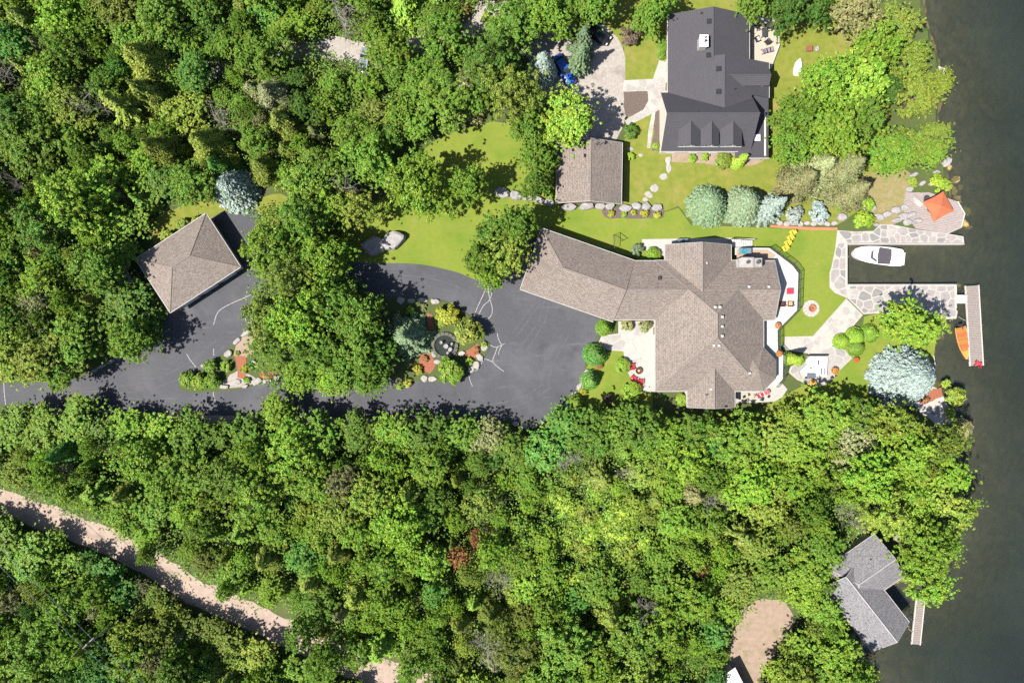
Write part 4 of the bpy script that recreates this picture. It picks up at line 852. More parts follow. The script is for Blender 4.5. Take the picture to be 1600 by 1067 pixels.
stone_wall("kerb_stones", "row of white kerb stones at the bottom edge of the turning area", "kerb", [(806, 662, 6, 4.5, -10), (820, 665, 7, 5, 0), (834, 665, 7, 5, 5), (847, 661, 5, 4, 20)], .35, M['flagw'])
stone_wall("kerb_stones", "row of white kerb stones on the curved right edge of the turning area", "kerb", [(917, 581, 5, 5, 20), (911, 592, 4, 6, -10), (905, 603, 4, 7, -30), (896, 617, 4, 7, -35), (884, 634, 4, 6, -40)], .3, M['flagw'])
stone_wall("kerb_stones", "pale stone kerb along the left road under the trees", "kerb", [(160, 572, 9, 2.5, 25), (174, 565, 8, 2.5, 28), (188, 558, 8, 2.5, 28), (148, 579, 7, 2.5, 25)], .3, M['flagw'])
stone_wall("boulder_wall", "shaded row of grey stones below the left stretch of the driveway", "wall", [(150, 640, 8, 4, 0), (165, 643, 8, 4, -5), (180, 646, 8, 4, -5), (196, 646, 7, 4, 0)], .45, M['rock'])

# --- planted islands in the driveway
ISL = [(280, 606), (284, 594), (300, 583), (330, 570), (360, 542), (382, 524), (397, 513), (425, 500), (470, 485), (530, 470), (580, 464), (620, 465), (647, 466), (690, 469), (720, 483), (742, 502), (757, 530), (765, 538), (763, 548), (754, 560), (742, 579), (715, 592), (690, 597), (650, 596), (600, 590), (560, 580), (500, 580), (455, 584), (432, 592), (400, 602), (370, 609), (330, 612), (295, 612)]
structure("planted_island", MB().prism(smooth(PL(ISL), 2), 0, .14), M['litter'])
def patch(name, pts, z, mt, seed=1, amp=.12): return structure(name, MB().sheet(wobble(PL(pts), amp, .6, seed), z), mt)
patch("gravel_bed", [(372, 530), (397, 518), (400, 552), (380, 560), (366, 556)], .16, M['sand']); patch("gravel_bed", [(345, 598), (372, 578), (400, 590), (420, 590), (380, 604), (345, 608)], .16, M['gravel'], 3)
patch("red_mulch", [(368, 555), (384, 556), (386, 592), (372, 590)], .168, M['mulch'], 4); patch("red_mulch", [(404, 584), (430, 580), (432, 588), (410, 592)], .168, M['mulch'], 5)
patch("red_mulch", [(655, 552), (672, 552), (682, 570), (672, 584), (655, 575)], .16, M['mulch'], 6); patch("red_mulch", [(728, 548), (748, 536), (752, 546), (742, 560), (728, 560)], .16, M['mulch'], 7); patch("red_mulch", [(668, 490), (676, 492), (678, 515), (670, 516)], .16, M['mulch'], 8)
stone_wall("rock_border", "white and grey border stones of the left planted island in the driveway", "rocks", [(358, 552, 8, 6, 40), (371, 533, 4, 8, -50), (385, 521, 4, 9, -55), (397, 514, 5, 4, 0), (371, 597, 7, 5, 10), (384, 603, 6, 4, 15), (402, 596, 9, 6, 25), (418, 595, 8, 4.5, 5), (433, 590, 7, 5, 25), (352, 604, 8, 4, 5), (398, 566, 4, 4, 0), (318, 571, 4, 3, 0)], .5, M['flagw'])
stone_wall("rock_border", "white kerb stones around the pond island at the driveway's centre", "rocks", [(626, 470, 7, 6, 0), (643, 470, 7, 4, 0), (660, 469, 9, 4, 0), (680, 471, 9, 5, -5), (757, 543, 6, 5, 40), (750, 558, 6, 7, 30), (744, 570, 6, 7, 30), (736, 577, 6, 6, 10), (663, 591, 6, 6, 0), (676, 592, 8, 5, 0), (678, 553, 5, 6, 0), (683, 565, 6, 4, 0), (722, 552, 7, 4, 20), (650, 492, 5, 4, 0)], .4, M['flagw'])
pond = thing("garden_pond", "round stone-rimmed pond with a rock fountain in the planted driveway island", "pond", W(695, 540))
c = W(695, 540); mb = MB()
for k in range(18): t = k / 18 * 6.283; mb.box((c.x + 1.85 * math.cos(t), c.y + 1.85 * math.sin(t), .3), (.5, .58, .34 + .04 * (k % 3)), t)
mb.build("stone_rim", mat('mossy_rim', (.12, .12, .1), (.07, .075, .05), 4, .9), pond); tag(bpy.data.objects["stone_rim"], kind='stuff')
MB().lathe((c.x, c.y, .1), [(1.62, 0), (1.62, .12)], 24).build("pond_water", mat('pond_water', (.02, .026, .02), (.03, .035, .024), 2, .08, spec=.6), pond)
for i, (x, y, r) in enumerate([(697, 541, 4), (704, 546, 4.5), (700, 551, 3), (690, 535, 3.5), (707, 537, 3)]): MB().stone(blob_poly(x, y, r, r * .8, i, i + 60, 8), .15, .6 + .12 * i, i).build("stone", M['rock'], pond)
mb = MB(); mb.tube([(c.x + .3, c.y - .1, .4), (c.x + .3, c.y - .1, 1.3)], [.12, .06], 8); mb.lathe((c.x + .3, c.y - .1, 1.25), [(.1, 0), (.35, .14), (.37, .18), (.1, .12)], 12); mb.build("fountain_bowl", M['rock'], pond)

# --- sealed cracks on the asphalt (part of the driveway)
for pts in ([(6, 598), (7, 615), (9, 632)], [(292, 553), (297, 562), (306, 573)], [(333, 610), (334, 618), (336, 624), (336, 630)], [(334, 545), (334, 555)], [(411, 449), (395, 459), (378, 467), (360, 475), (341, 487), (334, 507)], [(382, 491), (386, 504), (398, 503)], [(458, 615), (457, 626)],
            [(760, 449), (753, 465), (746, 480), (743, 488)], [(762, 449), (765, 466), (769, 480), (768, 492), (760, 500)], [(768, 449), (768, 460), (764, 470), (755, 478), (747, 494)], [(764, 538), (772, 542), (778, 542), (786, 538), (789, 537)], [(777, 521), (779, 530), (784, 539)], [(777, 543), (773, 554), (770, 565), (780, 575), (787, 580)], [(784, 540), (780, 548), (779, 554)],
            [(769, 565), (757, 561), (752, 568), (745, 578), (736, 581)], [(733, 588), (735, 596), (738, 603)]):
    q = [Vector((*p, 0)) for p in smooth(PL(pts), 3, False)]; mb = MB(); w = .045
    for a, b in zip(q[:-1], q[1:]):
        t = (b - a).normalized(); n = Vector((-t.y, t.x, 0)) * w; e = t * .02
        mb.add([(p.x, p.y, .036) for p in (a + n - e, a - n - e, b - n + e, b + n + e)], [(0, 1, 2, 3)])
    mb.build("sealed_crack", M['seal'], dw)

M['scuff'] = mat('scuffed_asphalt', (.088, .088, .097), (.066, .066, .076), 1.2, .8)
for pts in ([(850, 470), (842, 500), (822, 530), (800, 560)], [(858, 474), (850, 505), (830, 536), (806, 566)], [(835, 475), (815, 500), (800, 520)], [(842, 478), (822, 505), (806, 526)], [(880, 520), (862, 548), (850, 575), (845, 600)], [(890, 522), (872, 552), (861, 580), (857, 604)], [(700, 630), (760, 632), (810, 622), (850, 600)], [(700, 638), (764, 640), (818, 630), (862, 604)],
            [(60, 606), (140, 606), (220, 598), (290, 570), (340, 530)], [(60, 616), (146, 616), (232, 608), (302, 580), (352, 540)], [(200, 622), (280, 628), (360, 630), (430, 622)], [(590, 430), (650, 432), (710, 446), (750, 476)], [(588, 440), (648, 443), (702, 456), (740, 484)]):
    q = [Vector((*p, 0)) for p in smooth(PL(pts), 6, False)]; mb = MB()
    for i, (a, b) in enumerate(zip(q[:-1], q[1:])):
        t = (b - a).normalized(); n = Vector((-t.y, t.x, 0)) * (.07 + .03 * math.sin(i * 1.7)); mb.add([(p.x, p.y, .033) for p in (a + n, a - n, b - n, b + n)], [(0, 1, 2, 3)])
    mb.build("tyre_scuff", M['scuff'], dw)

# --- front patio, neighbour's paths and beds
pa = structure("front_patio", MB().prism(PL([(934, 538), (940, 524), (966, 521), (966, 502), (1028, 502), (1026, 612), (1004, 612), (990, 600), (978, 575), (974, 549), (950, 547)]), 0, .08), M['mortar'])
flags(pa, PL([(936, 537), (941, 526), (968, 523), (968, 504), (1026, 504), (1024, 610), (1005, 610), (992, 599), (980, 575), (976, 548), (951, 545)]), 2.0, .08, 21, [M['flagw'], M['concrete'], M['concrete']], .02, .03)
for pts, sd in (([(975, 126), (1020, 124), (1030, 95), (1042, 98), (1043, 145), (1034, 146), (1034, 170), (1000, 188), (980, 196), (976, 188), (1005, 172), (1013, 158), (1012, 143), (972, 143)], 31), ([(1019, 175), (1024, 176), (1020, 205), (1016, 232), (1011, 232), (1013, 205)], 32)):
    p_ = structure("garden_path", MB().prism(PL(pts), 0, .05), M['mortar']); flags(p_, PL(pts), 1.3, .05, sd, [M['flagw'], M['concrete']], .02, .03)
patch("garden_bed", [(974, 144), (1012, 143), (1013, 160), (1000, 178), (978, 184), (974, 165)], .03, M['soil'], 11); patch("garden_bed", [(1024, 172), (1033, 172), (1031, 236), (1018, 236), (1022, 205)], .03, M['soil'], 12)
patch("garden_bed", [(1050, 240), (1160, 241), (1195, 250), (1180, 258), (1130, 262), (1100, 256), (1050, 253)], .03, M['sand'], 13); patch("garden_bed", [(940, 325), (1038, 326), (1036, 341), (945, 341)], .03, M['soil'], 14)
st_ = thing("stepping_stones", "line of pale stepping stones crossing the neighbour's lawn from the dark-roofed house", "stepping stones", W(1030, 285))
for i, (x, y, rx, ry, ro) in enumerate([(1044, 250, 6, 5, 80), (1045, 262, 5, 9, 10), (1037, 276, 7, 6, 30), (1023, 294, 7, 6, 20), (1014, 304, 8, 5, -30), (1008, 312, 5, 4, 0), (1001, 243, 4, 3, 0), (985, 233, 6, 3, 0)]):
    MB().stone(blob_poly(x, y, rx, ry, R(ro), i + 400, 7), -.03, .09, i).build("stone", M['flagw'], st_)
ed = thing("garden_edging", "thin red edging strip with a white limestone kerb below the pale spruces", "edging", W(1260, 354))
for i in range(9): MB().stone(blob_poly(1218 + i * 10.6, 349 + (i % 2), 5.4, 4.2, 0, i + 430, 8), -.03, .3, i).build("stone", M['flagw'], ed)
MB().prism(PL([(1204, 352), (1260, 355), (1308, 356), (1308, 360), (1258, 359), (1203, 355)]), 0, .1).build("edging_strip", M['redbrick'], ed)
patch("flower_bed", [(1408, 615), (1440, 612), (1470, 605), (1474, 618), (1445, 632)], .03, M['mulch'], 15)

# --- lake rocks, shore terrace
for i, (x, y, r, z, mt) in enumerate([(1482, 262, 9, -.75, 'wetrock'), (1494, 281, 9, -.72, 'wetrock'), (1490, 298, 10, -.85, 'wetrock'), (1497, 311, 9, -.9, 'wetrock'), (1509, 349, 8, -.55, 'wetrock'), (1495, 318, 8, -.8, 'wetrock'), (1475, 503, 6, -.75, 'wetrock'), (1512, 330, 9, -1.3, 'wetrock'), (1470, 525, 9, -1.2, 'wetrock'), (1515, 355, 6, -1.1, 'wetrock'), (1458, 550, 7, -.8, 'wetrock'), (1502, 292, 6, -1.1, 'wetrock'), (1499, 445, 4, -.8, 'wetrock')]):
    o = MB().stone(blob_poly(x, y, r, r * .8, i * .7, i + 500, 9, z), z - 1.2, z, i).build("lake_rock", M[mt])
    tag(o, ["amber rock half in the water, topmost, touching the white shore boulder", "amber rock breaking the water second below the white shore boulder", "sunken amber rock above the lime shore bush's right side", "sunken amber rock beside the terrace's upper right corner", "bright amber rock just right of the plank terrace's lower corner", "dim amber rock pressed against the terrace's upper edge", "small amber rock under the corner of the flagstone dock by the rowboat", "deep dim rock out in the lake right of the orange umbrella",
        "deep dim rock left of the wooden rowboat", "small deep rock just right of the bright amber one by the terrace", "dim rock beside the shore walkway's left rim", "small deep rock out past the upper amber rocks", "tiny amber rock in the gap by the white gangway"][i], "rock", "amber rocks in the shallows")
ter = thing("timber_terrace", "weathered plank terrace on the shore under the orange umbrella", "terrace", W(1460, 335))
TP = PL([(1415, 301), (1451, 301), (1496, 315), (1507, 334), (1502, 355), (1480, 365), (1432, 357), (1412, 330)], .1)
boards("deck_planks", TP, .16, .26, M['weather'], ter, R(-8), .08, .03, kind='stuff'); MB().prism([(x * .999, y * .999) for x, y in TP], -2.2, .07).build("terrace_base", M['rock'], ter)
mb = MB(); q = [Vector((*p, .2)) for p in TP[2:6]]
for a, b in zip(q[:-1], q[1:]): mb.tube([a, b], .09, 4)
mb.build("edge_beam", M['pierw'], ter)
stone_wall("boulder_steps", "jumble of pale slabs and boulders stepping up beside the timber terrace", "boulders", [(1341, 322, 7, 5, 30), (1347, 333, 4, 8, -20), (1362, 326, 6, 5, 0), (1372, 340, 9, 5, -20), (1384, 336, 7, 5, 15), (1398, 329, 9, 6, 10), (1411, 338, 9, 6, 0), (1400, 345, 10, 4, 5), (1417, 348, 8, 6, 0), (1424, 336, 6, 5, 0), (1411, 325, 6, 5, 0), (1432, 346, 7, 4, 0), (1368, 352, 4, 3, 0), (1315, 340, 8, 7, 0), (1420, 296, 7, 5, 0), (1440, 287, 6, 4, 30), (1456, 287, 7, 4, 10), (1462, 270, 6, 4, 0), (1425, 275, 9, 4, 30)], .5, M['rock'])

# ------------------------------------------------------------------ piers and boats
def pier(name, label, a, b, w, z, mt, edge=True, n=None, post=True):
    A, B = Vector((*a, z)), Vector((*b, z)); dv = (B - A); L_ = dv.length; dv.normalize(); ang = math.atan2(dv.y, dv.x); nv = Vector((-dv.y, dv.x, 0))
    t = thing(name, label, "dock", ((A + B) / 2).to_tuple()); mb = MB(); n = n or int(L_ / .27); rd = random.Random(int(L_ * 10))
    for k in range(n):
        c = A + dv * (L_ * (k + .5) / n); mb.box((c.x, c.y, z + rd.uniform(-.008, .008)), (L_ / n - .03, w - (.25 if edge else 0), .06), ang)
    tag(mb.build("deck_boards", mt, t), kind='stuff')
    for s in (-1, 1):
        c = (A + B) / 2 + nv * s * (w / 2 - .06); MB().box((c.x, c.y, z - .03), (L_ + .1, .16, .2), ang).build("edge_beam", M['pierw'], t)
    mb = MB(); c = (A + B) / 2; mb.box((c.x, c.y, z - .3), (L_ - .2, w - .4, .3), ang); mb.build("float", M['charcoal'], t)
    if post:
        for k in (0.06, .5, .94):
            for s in (-1, 1): c = A + dv * L_ * k + nv * s * (w / 2 + .12); MB().tube([(c.x, c.y, -4), (c.x, c.y, z + .12)], .07, 7).build("post", M['steel'], t)
    return t
pier("floating_pier", "long grey plank pier with white edges lying parallel to the shore beside the wooden rowboat", P2(1518.3, 446.5, -.3), P2(1525.6, 571, -.3), 2.2, -.25, M['pier'])
pier("gangway", "short white bridge joining the flagstone dock to the long plank pier", P2(1493, 467.5), P2(1511, 467.5), 1.3, .05, M['pierw'], False, 6, False)
pier("small_pier", "narrow grey pier with white edges right of the boathouse", P2(1440.5, 933), P2(1432.8, 1007.5), 1.45, -.3, M['pier'])
pier("shore_walkway", "narrow plank walkway between the lime green tree and the big blue spruce", P2(1450, 530), P2(1457, 574), 1.1, -.1, M['pier'])
pier("swim_platform", "tiny white platform half under the trees on the upper shore", P2(1471, 118), P2(1474, 104), 1.1, -.35, M['pierw'], False, 5, False)

def hull(outline, z0, z1, keel=.5):
    """An open or decked hull: gunwale outline (list of (along, half beam)), narrowing down to a keel line."""
    mb = MB(); st = outline; n = len(st); rows = []
    for s, b in st: rows.append([(s, -b, z1), (s, -b * .92, (z0 + z1) / 2), (s * .97, -b * keel, z0 + .06), (s * .97, 0, z0), (s * .97, b * keel, z0 + .06), (s, b * .92, (z0 + z1) / 2), (s, b, z1)])
    fs = [(i * 7 + k, i * 7 + k + 1, (i + 1) * 7 + k + 1, (i + 1) * 7 + k) for i in range(n - 1) for k in range(6)]
    fs += [tuple(range(6, -1, -1)), tuple((n - 1) * 7 + k for k in range(7))]
    mb.add([v for r in rows for v in r], fs); return mb
# white motorboat, bow to the left
mo = thing("motorboat", "white motorboat with a charcoal cockpit cover moored in the flagstone slip", "motorboat", W(1369, 400, -.6), rz=R(174))
OUT = [(-3.9, 1.15), (-3.7, 1.36), (-2, 1.5), (0, 1.46), (1.6, 1.34), (2.8, 1.12), (3.5, .85), (3.85, .5), (3.98, .2)]
hull(OUT, -.35, .55).build("hull", M['gel'], mo, True, True)
mb = MB(); top = [(s, b - .1) for s, b in OUT]; pl = top + [(s, -b) for s, b in top[::-1]]; mb.prism([(s * .985, b) for s, b in pl], .5, .6); mb.build("foredeck", M['gel'], mo, False, True)
mb = MB(); mb.prism([(-1.9, -1.22), (-.05, -1.3), (.1, 0), (-.05, 1.3), (-1.9, 1.2), (-2.05, 0)], .6, .86, top=.93); mb.build("cockpit_cover", M['charcoal'], mo, False, True)
mb = MB(); [mb.slab([(.35, -1.0 * s, .62), (1.15, -.55 * s, .62), (1.0, -.5 * s, .98), (.25, -.95 * s, 1.0)], .02) for s in (1, -1)]; mb.slab([(1.15, -.55, .62), (1.15, .55, .62), (1.0, .5, .98), (1.0, -.5, .98)], .02); mb.build("windscreen", M['glass'], mo, False, True)
mb = MB(); mb.prism([(-3.6, -.9), (-2.0, -1.0), (-2.0, 1.0), (-3.6, .9)], .6, .72, top=.96); mb.build("sun_pad", M['gel'], mo, False, True)
mb = MB(); mb.box((-4.15, 0, -.02), (.7, 2.0, .08)); mb.build("swim_step", M['gel'], mo, False, True)
mb = MB(); mb.tube([(1.4, -.95, .9), (2.8, -.72, .95), (3.6, 0, .98), (2.8, .72, .95), (1.4, .95, .9)], .025, 5); [mb.tube([(x, y, .55), (x, y * .98, .93)], .02, 4) for x, y in ((1.4, -.95), (2.8, -.72), (3.6, 0), (2.8, .72), (1.4, .95))]; mb.build("bow_rail", M['steel'], mo, False, True)
for s in (-1, 1): MB().tube([(.4, s * 1.2, .6), (.4, s * 1.2, .75)], .06, 6).build("cleat", M['steel'], mo, False, True)
for x, y in ((1381, 384), (1350, 386)): pass
# varnished rowboat, bow down the picture
rb = thing("rowboat", "varnished orange wooden rowboat with plank seats tied beside the long pier", "rowboat", W(1502, 535, -.75), rz=math.atan2(-5, 1.05))
RO = [(-2.5, .78), (-1.6, .88), (-.4, .88), (.8, .74), (1.7, .46), (2.4, .16), (2.7, .04)]
ho = hull(RO, -.15, .5, .6)
ho.f = [f for f in ho.f]; ho.build("hull", M['varnish'], rb, True, True)
mb = MB(); inn = [(s * .96, b - .09) for s, b in RO[:-1]]; mb.prism([(s, b) for s, b in inn] + [(s, -b) for s, b in inn[::-1]], .5, .508); mb.build("floor_boards", mat('boat_bottom', (.36, .17, .05), (.25, .1, .03), 4, .5, coord='obj', stretch=(1, 9, 1)), rb, False, True)
mb = MB(); [mb.tube([(s, b * sg, .53) for s, b in RO], .045, 5) for sg in (-1, 1)]; mb.build("gunwale", mat('pale_gunwale', (.5, .32, .15), (.44, .27, .12), 4, .35, coord='obj'), rb, False, True)
for s, mt in ((-2.05, 'yellow_wood'), (-1.15, None), (-.25, 'y'), (.65, None)):
    b = np.interp(s, [p[0] for p in RO], [p[1] for p in RO]); MB().box((s, 0, .56), (.38 if mt else .5, b * 2 - .12, .05)).build("thwart", M['seatw'] if not mt else M['varnish'], rb, False, True)
mb = MB(); mb.prism([(1.35, .48), (1.35, -.48), (2.1, -.24), (2.6, 0), (2.1, .24)], .5, .56); mb.build("foredeck", mat('golden_deck', (.5, .28, .05), (.42, .22, .04), 4, .3, coord='obj', stretch=(1, 12, 1)), rb, False, True)
en = MB(); en.box((-2.75, 0, .75), (.5, .42, .36)); en.tube([(-2.8, 0, .6), (-2.85, 0, -.5)], .08, 6); en.box((-2.25, .1, .85), (.6, .06, .06)); en.build("outboard_motor", M['black'], rb, False, True)
a, b = wloc(rb) + Vector((0, 0, 0)), W(1497, 495, .15); e = W(1514, 503, -.1); tag(MB().tube([b, (b + e) / 2 - Vector((0, 0, .1)), e], .025, 5).build("mooring_rope", M['pierw']), "thin pale rope between the flagstone dock corner and the long pier", "rope")
# upturned white boat on the neighbour's lawn
ub = thing("upturned_dinghy", "small white upturned dinghy on the neighbour's dry lawn", "dinghy", W(1246.5, 106), rz=R(80))
hl = hull([(-1.3, .45), (-.9, .58), (0, .62), (.7, .5), (1.15, .22), (1.3, .05)], 0, .5, .75); hl.v = [(x, y, .5 - z) for x, y, z in hl.v]; hl.f = [f[::-1] for f in hl.f]; hl.build("hull", M['gel'], ub, True, True)
MB().tube([(-1.2, 0, .52), (1.2, 0, .5)], .035, 5).build("keel", M['white'], ub, False, True)

# ------------------------------------------------------------------ furniture
def adirondack(label, px, py, rz, mt, cat="garden chair", group=None, z=0., s=1.):
    t = thing("garden_chair", label, cat, W(px, py, z), group, rz); t.scale = (s, s, s)
    for k in range(5): MB().box((.1 + .1 * k - .2, 0, .36 - .03 * k * -1 - .06), (.085, .56, .03)).build("seat_slat", mt, t, False, True) if k else None
    for k in range(5): MB().box((-.33, (k - 2) * .115, .72), (.03, .1, .85 - abs(k - 2) * .06), ry=R(-20)).build("back_slat", mt, t, False, True)
    for sg in (-1, 1):
        MB().box((.02, sg * .36, .55), (.75, .14, .03)).build("armrest", mt, t, False, True); MB().box((.33, sg * .31, .27), (.08, .05, .54)).build("leg", mt, t, False, True); MB().box((-.25, sg * .31, .2), (.09, .05, .42), ry=R(-25)).build("leg", mt, t, False, True)
    return t
a0 = math.atan2(-12.0, -18.0)
for i, (x, y, lb) in enumerate([(1236, 365, "yellow garden chair at the upper right end of the yellow row on the lawn"), (1232.2, 373, "yellow garden chair second from the upper end of the row on the lawn"), (1228.4, 381, "yellow garden chair second from the deck railing in the lawn row"), (1224.6, 389, "yellow garden chair nearest the deck railing in the lawn row")]):
    adirondack(lb, x, y, R(205), M['yellow'], group="yellow chairs in a row on the lawn")
for x, y, rz, lb in ((987, 573, 10, "dark red garden chair beside the upper bush on the front patio"), (988.5, 591, 55, "dark red garden chair left of its twin at the foot of the front patio"), (1000, 596, 85, "dark red garden chair nearest the house wall on the front patio")):
    adirondack(lb, x, y, R(rz), M['red'], group="dark red chairs round the fire bowl on the front patio", s=1.1)
for x, y, rz, lb in ((1525, 569, 70, "red garden chair at the lower end of the long plank pier"),):
    adirondack(lb, x, y, R(rz), M['crimson'], z=-.2, s=1.1)
def lounge_chair(label, px, py, rz, mt, cush, z, cat="armchair", group=None):
    t = thing("patio_chair", label, cat, W(px, py, z), group, rz)
    MB().box((0, 0, .25), (.7, .7, .12)).build("seat", mt, t, False, True); MB().box((-.36, 0, .55), (.09, .74, .6), ry=R(-10)).build("backrest", mt, t, False, True)
    for sg in (-1, 1):
        MB().box((0, sg * .38, .48), (.72, .1, .06)).build("armrest", mt, t, False, True)
        for q in (-.3, .3): MB().box((q, sg * .33, .12), (.06, .06, .24)).build("leg", mt, t, False, True)
    if cush: MB().box((.03, 0, .36), (.6, .6, .12)).build("cushion", cush, t, False, True)
    return t
lounge_chair("brown wicker chair with tan cushion, in the shade of the eave on the lakeside deck", 1221, 475, R(90), M['chairbrown'], M['chairbrown'], DZ, group="deck chairs by the lakeside railing")  # tan cushion takes the dark wicker colour to stand in for eave shade
lounge_chair("sunlit tan-cushioned brown chair nearest the railing on the lakeside deck", 1233.5, 475, R(90), M['chairbrown'], M['tan'], DZ, group="deck chairs by the lakeside railing")
ot = thing("footstool", "bright red square footstool on the white lakeside deck", "footstool", W(1233, 455.5, DZ)); MB().box((wloc(ot).x, wloc(ot).y, DZ + .38), (.95, .85, .16)).build("cushion", M['crimson'], ot)
for sx in (-1, 1):
    for sy in (-1, 1): MB().box((wloc(ot).x + sx * .4, wloc(ot).y + sy * .35, DZ + .15), (.06, .06, .3)).build("leg", M['black'], ot)
for x, y, rz, lb in ((1182, 42, -40, "black patio chair nearest the dark-roofed house on the neighbour's wood deck"), (1182.5, 63, 25, "black patio chair with pale seat by the grey table's lower left corner"), (1198, 67, 130, "black patio chair below right of the grey table on the neighbour's deck"), (1199, 42, 220, "shaded black patio chair under the trees on the neighbour's deck")):
    lounge_chair(lb, x, y, R(rz), M['black'], None if x != 1182.5 else M['deckw'], .4, "patio chair", "black chairs round the neighbour's deck table")
tb = thing("patio_table", "dark grey rectangular table on the neighbour's wood deck", "table", W(1192, 54, .4)); c = wloc(tb); MB().box((c.x, c.y, 1.1), (.75, 1.35, .05)).build("table_top", M['ironblack'], tb)
for sx in (-1, 1):
    for sy in (-1, 1): MB().box((c.x + sx * .3, c.y + sy * .6, .74), (.06, .06, .68)).build("leg", M['black'], tb)
bb = thing("barbecue", "black barbecue in tree shade at the corner of the neighbour's wood deck", "barbecue", W(1211, 44, .4), rz=R(15)); MB().box((0, 0, .5), (1.2, .6, .75)).build("cabinet", M['black'], bb, False, True); mb = MB(); mb.prism([(-.5, -.3), (.5, -.3), (.5, .3), (-.5, .3)], .88, 1.15, top=.8); mb.build("lid", M['charcoal'], bb, False, True); MB().tube([(-.35, -.36, 1.0), (.35, -.36, 1.0)], .025, 6).build("handle", M['steel'], bb, False, True)
def lounger(label, px, py, rz, mt, cush, z=0., n=7):
    t = thing("sun_lounger", label, "lounger", W(px, py, z), rz=rz)
    for k in range(n): MB().box((-.95 + k * 1.25 / n + .1, 0, .33), (1.25 / n - .03, .62, .04)).build("slat", cush if k % 3 != 2 else mt, t, False, True)
    for k in range(4): MB().box((.42 + k * .16, 0, .4 + k * .09), (.15, .62, .04), ry=R(-30)).build("slat", cush, t, False, True)
    for s in (-1, 1):
        MB().box((0, s * .34, .29), (2.0, .06, .07)).build("frame", mt, t, False, True)
        for q in (-.85, .85): MB().box((q, s * .34, .14), (.06, .06, .28)).build("leg", mt, t, False, True)
    return t
lounger("grey slatted sun lounger lying askew on the neighbour's wood deck", 1198, 80.5, R(195), M['black'], mat('mauve_sling', (.3, .23, .27), (.2, .16, .19), 8, .8, coord='obj'), .4)
lounger("white cushioned sun lounger on the plank terrace beside the orange umbrella", 1431, 316, R(140), M['pierw'], M['deckw'], .18); 
lounger("red striped lounger on the south-east terrace of the large house", 1191, 615.5, R(25), M['pierw'], M['red'], .14, 6)
nd = thing("neighbour_deck", "pale wood deck with patio furniture on the lake side of the dark-roofed house", "deck", W(1192, 65)); ND = PL([(1174, 27), (1190, 27), (1218, 32), (1218, 70), (1204, 108), (1174, 100)], .38)
boards("deck_boards", ND, .4, .24, M['deckpale'], nd, math.pi / 2, .05, kind='stuff'); MB().prism([(x * .998, y * .998) for x, y in ND], 0, .34).build("deck_frame", M['deckpale'], nd)
mb = MB(); q = [Vector((*p, .42)) for p in ND[3:5]]; mb.tube(q, .1, 4); mb.build("edge_board", M['deckw'], nd)
def umbrella(label, px, py, z, s, rz):
    t = thing("sun_umbrella", label, "umbrella", W(px, py, 2.7), rz=rz); t.location.z = z
    mb = MB(); apex = (0, 0, 2.9); cor = [(s, s), (-s, s), (-s, -s), (s, -s)]; e = []
    for k in range(4):
        a, b = cor[k], cor[(k + 1) % 4]; m_ = ((a[0] + b[0]) / 2 * .93, (a[1] + b[1]) / 2 * .93)
        for p, q in ((a, m_), (m_, b)): zz = lambda v: 2.2 if v is not m_ else 2.27; mb.slab([(*p, zz(p)), (*q, zz(q)), apex], .012)
        mb.slab([(*a, 2.2), (*m_, 2.27), (*m_, 2.13), (*a, 2.05)], .01); mb.slab([(*m_, 2.27), (*b, 2.2), (*b, 2.05), (*m_, 2.13)], .01)
    mb.build("canopy", M['orange'], t, False, True)
    for k in range(4): MB().tube([(cor[k][0] * .97, cor[k][1] * .97, 2.18), (0, 0, 2.84)], .022, 4).build("rib", M['black'], t, False, True)
    MB().tube([(0, 0, .05), (0, 0, 3.0)], .04, 8).build("pole", M['black'], t, False, True); mb = MB(); mb.lathe((0, 0, 0), [(.45, 0), (.45, .08), (.1, .14)], 16); mb.build("base", M['black'], t, False, True); return t
umbrella("orange square umbrella over the weathered plank terrace on the shore", 1469, 322, .18, 1.72, R(28))
gt = thing("round_table", "small dark round table with a black bar beside the orange umbrella", "table", W(1444, 312, .18)); c = wloc(gt); mb = MB(); mb.lathe((c.x, c.y, .85), [(.48, 0), (.5, .03), (.48, .06)], 18); mb.build("table_top", M['ironblack'], gt); MB().tube([(c.x, c.y, .18), (c.x, c.y, .85)], .05, 8).build("pedestal", M['black'], gt); MB().box((c.x + .95, c.y + .15, .95), (1.2, .1, .08), R(12)).build("side_bar", M['black'], gt)
ft = thing("fire_bowl", "rust red fire bowl on a round white stone pad in the lakeside lawn", "fire pit", W(1267, 482)); c = wloc(ft)
for k in range(12): 
    t0, t1 = k / 12 * 6.283 + .02, (k + 1) / 12 * 6.283 - .02; MB().prism([(c.x + r * math.cos(t), c.y + r * math.sin(t)) for r, t in ((.72, t0), (1.3, t0), (1.3, (t0 + t1) / 2), (1.3, t1), (.72, t1))], 0, .08).build("paver", M['mortar'], ft)
MB().lathe((c.x, c.y, 0), [(.7, 0), (.7, .05)], 20).build("stone_pad", M['concrete'], ft); MB().lathe((c.x + .05, c.y, .05), [(.3, 0), (.58, .3), (.6, .38), (.5, .36), (.2, .2)], 18).build("bowl", mat('rust', (.42, .13, .06), (.3, .09, .05), 6, .8), ft); mb = MB(); [mb.tube([(c.x - .3, c.y + q, .34), (c.x + .3, c.y - q * .5, .42)], .06, 6) for q in (-.2, 0, .25)]; mb.build("log", M['bark'], ft); tag(bpy.data.objects["log"], kind='stuff')
